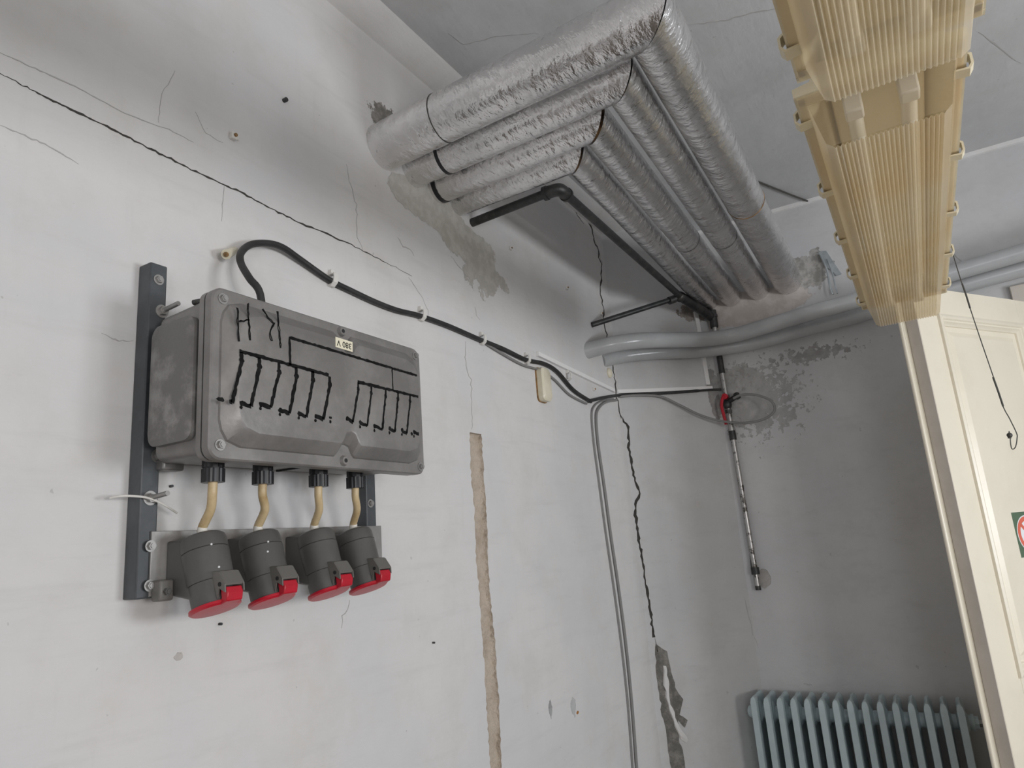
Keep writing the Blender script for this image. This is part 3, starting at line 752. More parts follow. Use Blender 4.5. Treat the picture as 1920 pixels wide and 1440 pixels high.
def panel_outline(ins):
    a, b, c, d = BYA + 0.006 + ins, BYB - 0.004 - ins, BZA + 0.010 + ins, BZB - 0.006 - ins
    k = 0.046; ym = 1.095; w = 0.030; dp = 0.028
    pts = []
    def arc(p, q, n=4): pass
    # corners are cut back round the bolts, with a scallop half way along top and bottom
    pts += [(a + k, c), (a + k * 0.35, c + k * 0.22), (a + k * 0.1, c + k * 0.6), (a, c + k)]
    pts += [(a, d - k), (a + k * 0.1, d - k * 0.6), (a + k * 0.35, d - k * 0.22), (a + k, d)]
    pts += [(ym - w, d), (ym - w * 0.75, d - dp * 0.25), (ym - w * 0.45, d - dp * 0.85), (ym, d - dp), (ym + w * 0.45, d - dp * 0.85), (ym + w * 0.75, d - dp * 0.25), (ym + w, d)]
    pts += [(b - k, d), (b - k * 0.35, d - k * 0.22), (b - k * 0.1, d - k * 0.6), (b, d - k)]
    pts += [(b, c + k), (b - k * 0.1, c + k * 0.6), (b - k * 0.35, c + k * 0.22), (b - k, c)]
    pts += [(ym + w, c), (ym + w * 0.75, c + dp * 0.25), (ym + w * 0.45, c + dp * 0.85), (ym, c + dp), (ym - w * 0.45, c + dp * 0.85), (ym - w * 0.75, c + dp * 0.25), (ym - w, c)]
    return pts
loft([(LF - 0.002, panel_outline(0.0)), (LF + 0.004, panel_outline(0.003)), (PF - 0.005, panel_outline(0.020)), (PF - 0.001, panel_outline(0.0265)), (PF, panel_outline(0.032))]).build('raised_panel', M_BOX, lid, sharp=16)
for (y_, z_) in ((BYA + 0.012, BZB - 0.009), (BYA + 0.012, BZA + 0.013), (BYB - 0.008, BZA + 0.006), (BYB - 0.010, BZB - 0.006)):
    mb = MB(); hexbolt(mb, (LF, y_, z_), (1, 0, 0), 0.0072, 0.006); mb.build('lid_bolt', M_BOLT, lid)
for z in (BZA + 0.004, BZB - 0.002):
    mb = MB(); mb.cyl((LF - 0.002, 1.095, z), (LF + 0.007, 1.095, z), 0.013, 0.009, 18); mb.build('screw_ear', M_BOX, lid)
    MB().cyl((LF + 0.0065, 1.095, z), (LF + 0.0078, 1.095, z), 0.0045, n=14).build('screw_hole', M_GASKET, lid)
# lifting peg behind the lid and the seam in the underside
MB().cyl((0.208, BYA + 0.02, 2.096), (0.160, BYA + 0.01, 2.098), 0.0055, n=10).build('hinge_pin', M_STEEL, bx)
MB().box((0.070, 1.063, BZA - 0.001), (0.200, 1.071, BZA + 0.004)).build('seam', M_GASKET, bx)
# ---- painted diagram (flat paint on the panel)
def z1(x, y): return (200 + x / 3.0, 440 + y / 3.0)      # reading of the enlarged photograph
def stroke(pts, w, seed=0, jit=0.0006):
    rng = random.Random(seed); mb = MB(); P = []
    for a, b in zip(pts[:-1], pts[1:]):
        A, B = V(WX(*z1(*a), PF)), V(WX(*z1(*b), PF)); k = max(2, int((B - A).length / 0.006))
        for i in range(k): P.append(A + (B - A) * (i / k) + Vector((0, rng.uniform(-jit, jit), rng.uniform(-jit, jit))))
    P.append(V(WX(*z1(*pts[-1]), PF)))
    P = [p for p in P if BYA + 0.01 < p.y < BYB - 0.035]
    if len(P) < 2: return
    ribbon(mb, P, [w * rng.uniform(0.75, 1.25) for _ in P], (1, 0, 0), 0.0001, 0.0005)
    mb.build('paint_stroke', M_MARK, lid, fixn=False)
def blob(x, y, w, h):
    c = V(WX(*z1(x, y), PF)); mb = MB(); n = 12; rng = random.Random(int(x * 7 + y))
    poly = [(c.y + w / 2 * math.cos(2 * PI * i / n) * rng.uniform(0.7, 1.15), c.z + h / 2 * math.sin(2 * PI * i / n) * rng.uniform(0.7, 1.15)) for i in range(n)]
    if max(p[0] for p in poly) > BYB - 0.033: return
    mb.prism(poly, lambda y, z: (PF + 0.0001, y, z), lambda y, z: (PF + 0.0007, y, z)); mb.build('paint_dab', M_MARK, lid)
W_ = 0.0058
stroke([(1032, 735), (1028, 578), (1780, 803)], W_, 1)
stroke([(1605, 752), (1610, 875)], 0.0036, 2)
stroke([(748, 655), (1248, 790)], W_ * 1.2, 3)
stroke([(1412, 828), (1778, 918)], W_ * 1.2, 4)
LEFT = [(757, 660, 705, 945), (857, 692, 812, 965), (968, 722, 922, 972), (1065, 748, 1028, 1005), (1158, 768, 1122, 1025), (1252, 795, 1218, 1040)]
for i, (xa, ya, xb, yb) in enumerate(LEFT):
    stroke([(xa, ya), (xa + 2, ya + 55), (xb, yb)], W_ * (1.25 if i < 6 else 1), 10 + i, 0.0009)
    blob(xa + 2, ya + 48, 0.012, 0.014)
    if i > 0:
        px_, py_ = LEFT[i - 1][2] + 50, yb - 18
        stroke([(px_, py_), (xb, yb)], W_ * 1.4, 30 + i, 0.0014); blob(px_ + 5, py_, 0.010, 0.011); blob(px_ + 2, py_ + 24, 0.006, 0.007)
stroke([(612, 925), (655, 930), (705, 940)], W_ * 1.5, 50, 0.001); blob(640, 926, 0.018, 0.009)
blob(1258, 1030, 0.009, 0.006); blob(1258, 1052, 0.007, 0.007)
RIGHT = [(1415, 832, 1385, 1055), (1488, 855, 1465, 1075), (1568, 872, 1550, 1095), (1638, 888, 1620, 1108), (1706, 902, 1688, 1118), (1772, 920, 1764, 1128)]
for i, (xa, ya, xb, yb) in enumerate(RIGHT):
    stroke([(xa, ya), (xa, ya + 40), (xb, yb)], W_, 60 + i, 0.0008); blob(xa, ya + 35, 0.010, 0.012)
    px_, py_ = (RIGHT[i - 1][2] + 38, yb - 18) if i else (1350, 1035)
    stroke([(px_, py_), (xb, yb)], W_ * 1.3, 80 + i, 0.0014)
    blob(px_ + 4, py_, 0.010, 0.011)
    if i: blob(px_ + 2, py_ + 24, 0.006, 0.008)
blob(1716, 1120, 0.009, 0.009)
for k, s in enumerate([[(733, 410), (736, 480), (742, 600)], [(790, 387), (797, 480), (806, 595)], [(742, 490), (770, 484), (796, 480)],
                       [(958, 430), (965, 530), (975, 638)], [(875, 420), (905, 465), (935, 500)], [(940, 495), (918, 540), (915, 565), (928, 598)]]):
    for q in range(2):
        stroke([(x + q * 5 + random.uniform(-2, 2), y) for x, y in s], 0.0020, 100 + k * 3 + q, 0.0013)
# label, upside down
lc = V(WX(645, 646, PF))
lab = MB().box((PF - 0.0005, lc.y - 0.026, lc.z - 0.0115), (PF + 0.0008, lc.y + 0.026, lc.z + 0.0115))
LX = Matrix.Translation(lc) @ Matrix.Rotation(math.radians(-1.0), 4, 'X') @ Matrix.Translation(-lc)
lab.v = [LX @ p for p in lab.v]
labo = lab.build('voltage_label', M_LABEL, lid); labo['label'] = 'small cream label stuck on upside down'
def text_mesh(txt, size, X, name, m, parent, extr=0.0003):
    cu = bpy.data.curves.new(name + '_c', 'FONT'); cu.body = txt; cu.size = size; cu.align_x = 'CENTER'; cu.align_y = 'CENTER'; cu.extrude = extr
    tmp = bpy.data.objects.new(name + '_t', cu); COL.objects.link(tmp)
    dg = bpy.context.evaluated_depsgraph_get(); dg.update()
    me = bpy.data.meshes.new_from_object(tmp.evaluated_get(dg))
    bpy.data.objects.remove(tmp); bpy.data.curves.remove(cu)
    mb = MB(); mb.X = X; mb.add([tuple(v.co) for v in me.vertices], [tuple(p.vertices) for p in me.polygons])
    bpy.data.meshes.remove(me)
    return mb.build(name, m, parent, fixn=False)
# text plane: local x -> -Y (upside down), local y -> -Z, local z -> +X
text_mesh('380 V', 0.0190, Matrix(((0, 0, 1, PF + 0.0010), (-1, 0, 0, lc.y), (0, -1, 0, lc.z), (0, 0, 0, 1))), 'lettering', M_MARK, labo)
stroke([(1290, 584), (1385, 606)], 0.0006, 7, 0); 
# glands under the box
GL = [WX(400, 872, 0.14), WX(493, 880, 0.14), WX(597, 886, 0.14), WX(666, 893, 0.14)]
GLY = [float(g[1]) for g in GL]
def knurled(mb, p, h, r, n=28):
    vs = []; 
    poly = [(r * (1 if i % 2 else 0.95) * math.cos(2 * PI * i / n), r * (1 if i % 2 else 0.95) * math.sin(2 * PI * i / n)) for i in range(n)]
    mb.prism(poly, lambda x, y: (p[0] + x, p[1] + y, p[2]), lambda x, y: (p[0] + x, p[1] + y, p[2] - h))
GBOT = []
for i, y in enumerate(GLY):
    mb = MB(); z = BZA + 0.001
    knurled(mb, (0.14, y, z), 0.013, 0.0205); mb.cyl((0.14, y, z - 0.013), (0.14, y, z - 0.015), 0.0185, n=20); knurled(mb, (0.14, y, z - 0.015), 0.026, 0.0215, 36)
    mb.build('cable_gland', M_BLACK, bx, sharp=20); GBOT.append((0.14, y, z - 0.041))

# ================================================================ FOUR SOCKETS AND THEIR CABLES
TOP = [WX(383, 1000, 0.098), WX(487, 999, 0.098), WX(592, 996, 0.098), WX(665, 994, 0.098)]
WHICH = ['first red flapped grey socket, nearest the left rail', 'second red flapped grey socket from the left rail',
         'third red flapped grey socket from the left rail', 'fourth red flapped grey socket, furthest along the plate']
TH = math.radians(18)
for i in range(4):
    T = V(TOP[i]); T.z = 1.658; T.y -= 0.004
    a = Vector((math.sin(TH), 0, -math.cos(TH))); fr = Vector((math.cos(TH), 0, math.sin(TH)))
    s = thing('wall_socket', T, WHICH[i], 'socket', 'red flapped wall sockets')
    def P(f, y, d, T=T): return T + fr * f + Vector((0, y, 0)) + a * d      # local: outwards, sideways, down the axis
    r = 0.0425
    mb = MB(); mb.lathe(T, a, [(0.0, 0.018), (0.001, r * 0.86), (0.004, r * 0.95), (0.012, r), (0.030, r * 1.0)], 36); mb.build('cap', M_SOCK, s, sharp=25)
    mb = MB(); mb.lathe(T, a, [(0.0305, r * 0.985), (0.032, r * 1.01), (0.092, r * 0.985)], 36); mb.build('body', M_SOCK, s, sharp=25)
    mb = MB(); mb.lathe(T, a, [(0.092, r * 0.93), (0.093, r * 0.955), (0.134, r * 0.93)], 36); mb.build('collar', M_SOCK, s, sharp=25)
    # back box between the body and the plate
    mb = MB(); x0 = 0.0455
    poly = [(x0, T.z - 0.004), (T.x + 0.002, T.z - 0.004), (T.x + 0.044, T.z - 0.108), (T.x + 0.036, T.z - 0.116), (x0, T.z - 0.102)]
    mb.prism(poly, lambda x, z: (x, T.y - r * 0.90, z), lambda x, z: (x, T.y + r * 0.90, z)); mb.build('back_box', M_SOCK, s, bevel=0.004)
    # mounting foot with a screw, on the left side
    foot = MB().box((x0, T.y - r - 0.024, T.z - 0.112), (x0 + 0.028, T.y - r + 0.004, T.z - 0.074)).build('foot', M_SOCK2, s, bevel=0.004)
    mb = MB(); hexbolt(mb, (x0 + 0.027, T.y - r - 0.011, T.z - 0.095), (1, 0, 0), 0.007, 0.006, False); mb.build('foot_screw', M_SOCK, foot)
    # red flap lid under the collar
    mb = MB(); mb.lathe(P(0, 0, 0.134), a, [(0.0, r * 0.95), (0.001, r * 1.07), (0.006, r * 1.08), (0.009, r * 0.98), (0.010, r * 0.4)], 36); flap = mb.build('flap_lid', M_RED, s, sharp=30)
    # hinge: grey bracket on the front, red knuckle below it
    mb = MB(); prof = [(r * 0.80, 0.080), (r * 1.28, 0.088), (r * 1.50, 0.114), (r * 1.42, 0.128), (r * 1.10, 0.116), (r * 0.86, 0.132)]
    for sy in (-1, 1):
        mb.prism(prof, lambda f, d: P(f, sy * r * 0.50, d), lambda f, d: P(f, sy * r * 0.44, d))
    mb.prism([(r * 0.80, 0.079), (r * 1.28, 0.087), (r * 1.50, 0.113), (r * 1.44, 0.116), (r * 1.24, 0.092), (r * 0.80, 0.084)], lambda f, d: P(f, -r * 0.44, d), lambda f, d: P(f, r * 0.44, d))
    mb.build('hinge_bracket', M_SOCK2, s, sharp=25)
    mb = MB(); mb.prism([(r * 1.05, 0.116), (r * 1.42, 0.118), (r * 1.46, 0.130), (r * 1.30, 0.143), (r * 0.85, 0.144), (r * 0.85, 0.135), (r * 1.0, 0.133)], lambda f, d: P(f, -r * 0.40, d), lambda f, d: P(f, r * 0.40, d))
    mb.build('hinge_knuckle', M_RED, flap, bevel=0.002)
    for sy in (-1, 1): MB().cyl(P(r * 1.2, sy * r * 0.50, 0.110), P(r * 1.2, sy * r * 0.53, 0.110), 0.004, n=12).build('hinge_pin', M_GASKET, s)
    if i in (0, 1):
        for (f, y, dd) in ((0.6, 0.55, 0.03), (0.75, 0.35, 0.075))[:2 - i] + (((0.5, 0.7, 0.05),) if i else ()):
            ang = y; q = T + a * dd + (fr * math.cos(ang) + Vector((0, -math.sin(ang) * 0.6, 0))).normalized() * (r * 1.005)
            MB().sphere(q, 0.0022, 8, 6).build('paint_speck', M_STWH, s)
    # cable
    g = V(GBOT[i]); e = T + a * 0.0
    sw = [-0.012, 0.004, -0.004, 0.0][i]
    cb = thing('flex_cable', g, ['yellowed white cable feeding the first socket by the left rail', 'yellowed white cable feeding the second socket', 'yellowed white cable feeding the third socket', 'yellowed white cable feeding the fourth socket'][i], 'cable', 'yellowed cables between the box and the sockets')
    pts = [g + Vector((0, 0, 0.01)), g - Vector((0.001, 0, 0.02)), (g + e) / 2 + Vector((0.006, 0.006 if i == 1 else 0.002, 0)), e + Vector((-0.001, 0, 0.016)), e + Vector((0.003, 0, -0.004))]
    MB().tube(pts, 0.0088, 14).build('sheath', M_YCABLE, cb)
    MB().cyl(e + Vector((0, 0, 0.018)), e + Vector((0, 0, 0.0)), 0.0093, n=14).build('ferrule', M_FERR, cb)

# white tie wire poking round the left rail
tag(MB().tube([WX(206, 934, 0.03), WX(228, 930, 0.045), WX(262, 931, 0.05), WX(285, 936, 0.052), WX(308, 947, 0.05), WX(332, 962, 0.04)], 0.0022, 8).build('tie_wire', M_CLIP), 'white plastic tie wrapped round the stud on the left rail', 'cable tie')

# ================================================================ CABLES ALONG THE LEFT WALL
cr = 0.0085
pts = [(0.12, 0.985, 2.085), WX(488, 552, 0.115), WX(468, 522, 0.095), WX(452, 494, 0.065), WX(452, 474, 0.045), WX(470, 459, 0.035), WX(500, 456, 0.030), WX(530, 464, 0.024), WX(565, 488, 0.016)]
pts += [WX(x, y, 0.012) for x, y in ((618, 525), (660, 546), (705, 567), (745, 582), (786, 592), (840, 611), (898, 636), (945, 655), (985, 674), (1020, 682), (1045, 697), (1075, 731), (1108, 753))]
tag(MB().tube(pts, cr, 12).build('power_cable', M_RUBBER), 'thick black power cable looping up from the box and along the wall', 'cable')
pts = [WX(905, 640, 0.008), WX(940, 662, 0.008), WX(980, 684, 0.008), WX(1015, 695, 0.008), WX(1040, 712, 0.008), WX(1068, 740, 0.008), WX(1100, 757, 0.008)]
tag(MB().tube(pts, 0.005, 8).build('thin_cable', M_GCABLE), 'thin grey cable clipped just below the black power cable', 'cable')
pts = [WX(1104, 752, 0.012), WX(1135, 745, 0.012), CHP(1165, 741, 0.012), CHP(1230, 738, 0.012), CHP(1290, 734, 0.012), CHP(1330, 731, 0.012), BY(1352, 730, YB - 0.015)]
tag(MB().tube(pts, lambda t: 0.0085 if t < 0.75 else 0.0065, 10).build('cable_bundle', M_RUBBER), 'black taped cable bundle under the white trunking on the corner wall', 'cable')
CLIPPX = [(618, 524, 14), (786, 590, 12), (900, 636, 10), (984, 673, 9), (1062, 705, 8)]
ORD = ['white cable clip nearest the loop of the black cable', 'second white clip along the black cable', 'third white clip along the black cable', 'fourth white clip, just before the ivory box', 'small white clip just past the ivory box']
for k, (x, y, w) in enumerate(CLIPPX):
    p = V(WX(x, y, 0.0)); q = V(WX(x + 20, y + 9, 0.0)); d = (q - p).normalized(); u = Vector((1, 0, 0)).cross(d).normalized()
    c = thing('cable_clip', p, ORD[k], 'cable clip', 'white clips holding the black cable')
    mb = MB(); hw = 0.008; X = Matrix(((1, 0, 0, p.x), (0, d.y, u.y, p.y), (0, d.z, u.z, p.z), (0, 0, 0, 1)))
    mb.X = X; prof = [(0.0, -0.018), (0.010, -0.018), (0.021, -0.010), (0.0225, 0.004), (0.020, 0.012), (0.0235, 0.013), (0.0255, 0.002), (0.0235, -0.014), (0.012, -0.0235), (0.0, -0.0235)]
    mb.prism(prof, lambda a_, b_: (a_, -hw, b_), lambda a_, b_: (a_, hw, b_)); mb.build('saddle', M_CLIP, c, sharp=20)
    mb = MB(); mb.X = X; mb.box((0.0, -hw * 0.8, 0.0105), (0.012, hw * 0.8, 0.026)); mb.build('nail_block', M_CLIP, c, bevel=0.001)
# wooden/plastic peg above the box where the cable turns
t = thing('wall_peg', WX(428, 478), 'short ivory wall peg beside the loop of the black cable', 'peg')
p = V(WX(440, 470, 0.0)); mb = MB(); mb.cyl(p, V(WX(424, 477, 0.035)), 0.0095, 0.0115, 14); mb.build('peg', M_BEIGE, t)
MB().cyl(V(WX(424.5, 477, 0.0345)), V(WX(423.5, 477.2, 0.037)), 0.006, n=10).build('bore', M_FOAM, t)

# grey cables dropping down the wall
for off, lab, r, dx in ((0, 'left of the two grey cables dropping to the floor', 0.0042, 0), (1, 'right and thicker grey cable of the two dropping to the floor', 0.0068, 0)):
    if off == 0: px = [(1150, 748), (1128, 752), (1114, 762), (1110, 780), (1114, 830), (1124, 905), (1136, 995), (1150, 1090), (1166, 1210), (1178, 1320), (1187, 1440), (1193, 1520)]
    else: px = [(1156, 750), (1136, 754), (1122, 766), (1118, 785), (1122, 835), (1133, 910), (1145, 1000), (1159, 1095), (1174, 1210), (1185, 1320), (1194, 1440), (1199, 1520)]
    P_ = [V(WX(x, y, 0.008)) for x, y in px]; P_.append(Vector((0.008, P_[-1].y, 0.012)))
    tag(MB().tube(P_, r, 8).build('drop_cable', M_GCABLE), lab, 'cable', 'grey cables dropping down the left wall')
# slack grey cable looping in front of the riser
pts = [CHP(1158, 744, 0.02), CHP(1200, 741, 0.02), CHP(1240, 744, 0.022), CHP(1275, 760, 0.03), CHP(1312, 778, 0.05), BY(1350, 789, 3.735), BY(1395, 793, 3.72), BY(1432, 786, 3.72), BY(1452, 770, 3.725), BY(1446, 752, 3.73), BY(1420, 741, 3.735), BY(1392, 740, 3.735), BY(1375, 747, 3.74)]
tag(MB().tube(pts, 0.0065, 10).build('slack_cable', M_GCABLE), 'slack grey cable hanging in a loop past the red valve', 'cable')

# white trunking
def strip(name, a, b, nrm, w, h, m, label, cat, group=None):
    a, b, nn = V(a), V(b), V(nrm).normalized(); d = (b - a).normalized(); s = d.cross(nn).normalized(); mb = MB()
    vs = [q + s * sx + nn * hz for q in (a, b) for sx, hz in ((-w / 2, 0), (w / 2, 0), (w / 2, h), (-w / 2, h))]
    mb.add(vs, [(0, 1, 2, 3), (7, 6, 5, 4), (0, 4, 5, 1), (1, 5, 6, 2), (2, 6, 7, 3), (3, 7, 4, 0)])
    return tag(mb.build(name, m, bevel=0.001), label, cat, group)
strip('cable_trunking', WX(1005, 664), WX(1149, 733), (1, 0, 0), 0.019, 0.014, M_TRUNK, 'white trunking slanting along the left wall above the black cable', 'trunking', 'white trunking')
strip('cable_trunking', CHP(1153, 735), CHP(1334, 728), NRM_C, 0.020, 0.014, M_TRUNK, 'level white trunking across the corner wall', 'trunking', 'white trunking')
strip('cable_trunking', CHP(1303, 585), CHP(1326, 722), NRM_C, 0.024, 0.014, M_TRUNK, 'upright white trunking on the corner wall behind the grey pipes', 'trunking', 'white trunking')
# ivory box
t = thing('junction_box', WX(1017, 717), 'small ivory plastic box on the wall under the black cable', 'junction box')
c = V(WX(1013, 717)); mb = MB()
o1 = rrect(c.y - 0.038, c.y + 0.038, c.z - 0.085, c.z + 0.058, 0.020); o2 = rrect(c.y - 0.030, c.y + 0.030, c.z - 0.076, c.z + 0.049, 0.018)
loft([(0.0, o1), (0.028, o1), (0.036, o2)]).build('cover', M_BEIGE, t, sharp=40)
loft([(0.0, rrect(c.y - 0.041, c.y + 0.041, c.z - 0.088, c.z + 0.061, 0.021)), (0.006, rrect(c.y - 0.041, c.y + 0.041, c.z - 0.088, c.z + 0.061, 0.021))]).build('backplate', M_FOAM, t)
# hooks, nails and stubs in the wall
def wall_hook(px, py, lab, s=1.0, surf=WX):
    p = V(surf(px, py)); t = thing('wall_hook', p, lab, 'wall hook', 'old clips and hooks left in the wall')
    nn = V(wall_normal(p)); dd = Vector((0, 0, 1)).cross(nn)
    mb = MB()
    X = Matrix(((nn.x, dd.x, 0, p.x), (nn.y, dd.y, 0, p.y), (nn.z, dd.z, 1, p.z), (0, 0, 0, 1)))
    mb.X = X; mb.box((0, -0.010 * s, -0.010 * s), (0.012 * s, 0.006 * s, 0.008 * s)); mb.box((0, 0.006 * s, -0.002 * s), (0.004 * s, 0.016 * s, 0.012 * s)); mb.build('block', M_CLIP, t, bevel=0.0015)
    mb = MB(); mb.X = X; mb.cyl((0.0115 * s, -0.001 * s, 0.0), (0.016 * s, -0.001 * s, 0.0), 0.0045 * s, n=10); mb.build('nail', M_FOAM, t)
wall_hook(436, 257, 'old white cable clip high on the left wall, left of the pipes', 1.0)
wall_hook(956, 466, 'old clip in the wall below the black steel pipe', 0.8)
wall_hook(1061, 540, 'old clip in the wall left of the corner crack', 0.9)
wall_hook(1126, 588, 'small old clip at the end of the steel branch', 0.9)
wall_hook(1112, 730, 'small white clip on the wall below the slanting trunking', 0.9)
p = V(WX(532, 189)); tag(MB().cyl(p - Vector((0.002, 0, 0)), p + Vector((0.012, 0, 0)), 0.006, n=8).build('wall_plug', M_STEEL), 'dark plug in the upper left wall', 'wall plug')
for x, y, lab in ((811, 1205, 'dark nail in the wall left of the chase'), (411, 1170, 'dark nail in the wall below the first socket'), (319, 912, 'dark nail in the wall inside the frame')):
    p = V(WX(x, y)); tag(MB().cyl(p - Vector((0.002, 0, 0)), p + Vector((0.008, 0, 0)), 0.0028, n=8).build('nail', M_STEEL), lab, 'nail', 'nails in the left wall')

# bracket with wires on the back wall
t = thing('hanging_bracket', BY(1556, 500), 'bent pale metal bracket with two wires above the grey pipes', 'bracket')
nb = Vector((0, -1, 0)); mb = MB()
poly = [BY(1535, 474), BY(1549, 471), BY(1578, 514), BY(1568, 518), BY(1560, 508), BY(1546, 500)]
n = len(poly); vs = [V(q) for q in poly] + [V(q) + nb * 0.012 for q in poly]
mb.add(vs, [tuple(reversed(range(n))), tuple(range(n, 2 * n))] + [(i, (i + 1) % n, n + (i + 1) % n, n + i) for i in range(n)]); mb.build('strip', M_HOOK, t)
MB().tube([BY(1538, 478, YB - 0.016), BY(1550, 505, YB - 0.03), BY(1556, 535, YB - 0.04), BY(1562, 552, YB - 0.05)], 0.005, 8).build('wire', M_HOOK, t)
MB().tube([BY(1551, 486, YB - 0.016), BY(1560, 510, YB - 0.03), BY(1566, 535, YB - 0.04), BY(1570, 550, YB - 0.05)], 0.004, 8).build('wire', M_HOOK, t)
tag(MB().tube([HZ(1412, 337, ZC - 0.008), HZ(1450, 352, ZC - 0.008), HZ(1490, 368, ZC - 0.008), HZ(1545, 388, ZC - 0.008), HZ(1580, 400, ZC - 0.008)], 0.0045, 8).build('ceiling_wire', M_WIRE), 'dark wire running across the ceiling from the thick foil pipe to the lamps', 'wire')

# ================================================================ LAMPS
def lamp(y0, y1, xc, zf, label, wbot=0.187, wtop=0.235, wfl=0.272, dep=0.088):
    t = thing('tube_lamp', (xc, (y0 + y1) / 2, zf), label, 'lamp', 'long strip lamps hung in a row')
    hw = wfl / 2
    # housing tray above, open below, with a lip
    mb = MB(); prof = [(-hw, 0.0), (-hw, 0.016), (-hw + 0.03, 0.020), (-hw + 0.05, 0.055), (hw - 0.05, 0.055), (hw - 0.03, 0.020), (hw, 0.016), (hw, 0.0), (hw - 0.016, 0.0), (hw - 0.034, 0.012), (hw - 0.056, 0.048), (-hw + 0.056, 0.048), (-hw + 0.034, 0.012), (-hw + 0.016, 0.0)]
    n = len(prof); vs = [(xc + a, y, zf + b) for y in (y0, y1) for a, b in prof]
    fs = [(i, (i + 1) % n, n + (i + 1) % n, n + i) for i in range(n)]
    mb.add(vs, fs)
    for ya, yb in ((y0, y0 + 0.014), (y1 - 0.014, y1)): mb.prism([(-hw, -0.001), (-hw, 0.016), (-hw + 0.03, 0.020), (-hw + 0.05, 0.055), (hw - 0.05, 0.055), (hw - 0.03, 0.020), (hw, 0.016), (hw, -0.001)], lambda a, b: (xc + a, ya, zf + b), lambda a, b: (xc + a, yb, zf + b))
    mb.build('housing', M_LHOUSE, t, sharp=30)
    MB().box((xc - hw + 0.058, y0 + 0.03, zf + 0.030), (xc + hw - 0.058, y1 - 0.03, zf + 0.046)).build('reflector', M_LIN, t, bevel=0.004)
    # ribbed diffuser bowl
    ht, hb = wtop / 2, wbot / 2; rib = []
    def add_run(x0, z0, x1, z1_, cnt, amp):
        for i in range(cnt):
            f = i / cnt; nx, nz = (z1_ - z0), -(x1 - x0); ln = math.hypot(nx, nz); s = amp * (1 if i % 2 else 0)
            rib.append((x0 + (x1 - x0) * f + nx / ln * s, z0 + (z1_ - z0) * f + nz / ln * s))
    add_run(-hw + 0.004, -0.001, -ht - 0.004, -0.001, 1, 0); add_run(-ht, -0.004, -hb - 0.006, -dep + 0.008, 6, 0.0)
    add_run(-hb - 0.006, -dep + 0.008, -hb + 0.004, -dep, 3, 0)
    add_run(-hb + 0.004, -dep, hb - 0.004, -dep, 46, 0.0042)
    add_run(hb - 0.004, -dep, hb + 0.006, -dep + 0.008, 3, 0); add_run(hb + 0.006, -dep + 0.008, ht, -0.004, 6, 0.0)
    rib += [(ht + 0.004, -0.001), (hw - 0.004, -0.001)]
    mb = MB(); ends = []; ny = 10; n = len(rib)
    e0, e1 = y0 + 0.035, y1 - 0.035
    vs = []; fs = []
    for j in range(ny + 1):
        for a, b in rib:
            sl = 0.022 * (-b / dep)                           # ends lean inwards
            ya = e0 + sl; yb = e1 - sl
            vs.append((xc + a, ya + (yb - ya) * j / ny, zf + b))
    for j in range(ny):
        for i in range(n - 1): fs.append((j * n + i, j * n + i + 1, (j + 1) * n + i + 1, (j + 1) * n + i))
    mb.add(vs, fs)
    bowl = mb.build('diffuser', M_DIFF, t, sharp=20)
    # ribbed end walls
    for e, sgn in ((e0, 1), (e1, -1)):
        mb = MB(); vs = []; fs = []; m = 22
        for k in range(m + 1):
            f = k / m; z = -0.003 - (dep - 0.004) * f; hwid = ht + (hb + 0.004 - ht) * f; y = e + sgn * (0.022 * f) - sgn * (0.002 if k % 2 else 0)
            vs += [(xc - hwid, y, zf + z), (xc + hwid, y, zf + z)]
        for k in range(m): fs.append((2 * k, 2 * k + 1, 2 * k + 3, 2 * k + 2))
        mb.add(vs, fs); mb.build('diffuser_end', M_DIFFC, bowl, sharp=20)
    for ya, yb in ((y0 + 0.006, e0 + 0.002), (e1 - 0.002, y1 - 0.006)):
        MB().box((xc - hw + 0.004, ya, zf - 0.004), (xc + hw - 0.004, yb, zf)).build('diffuser_lip', M_DIFF, bowl, bevel=0.001)
    for s in (-1, 1):
        tb = MB().cyl((xc + s * 0.045, y0 + 0.10, zf - 0.012), (xc + s * 0.045, y1 - 0.10, zf - 0.012), 0.014, n=18).build('tube', M_TUBE, t)
        for ya in (y0 + 0.062, y1 - 0.10):
            MB().box((xc + s * 0.045 - 0.016, ya, zf - 0.030), (xc + s * 0.045 + 0.016, ya + 0.038, zf + 0.030)).build('tube_holder', M_CLIP, t, bevel=0.004)
        # spring clips on the lip
        k = 5
        for i in range(k):
            y = y0 + 0.10 + (y1 - y0 - 0.20) * i / (k - 1); x = xc + s * hw
            mb = MB(); pr = [(-0.020, -0.007), (0.004, -0.010), (0.011, 0.0), (0.011, 0.018), (0.004, 0.024), (-0.008, 0.022), (-0.008, 0.019), (0.003, 0.020), (0.007, 0.016), (0.007, 0.001), (0.002, -0.006), (-0.020, -0.004)]
            mb.prism(pr, lambda a, b: (x + s * a, y - 0.013, zf + b), lambda a, b: (x + s * a, y + 0.013, zf + b)); mb.build('spring_clip', M_LHOUSE, t, sharp=30)
    for y in (y0 + 0.25, y1 - 0.25):
        MB().cyl((xc, y, zf + 0.05), (xc, y, ZC), 0.004, n=8).build('hanger_rod', M_STEEL, t)
    return t
lamp(1.24, 2.795, 1.360, 2.35, 'yellowed ribbed strip lamp nearer the door, its tube holders showing at one end')
lamp(-0.385, 1.175, 1.375, 2.335, 'yellowed ribbed strip lamp nearest the viewer, cut off by the top edge')
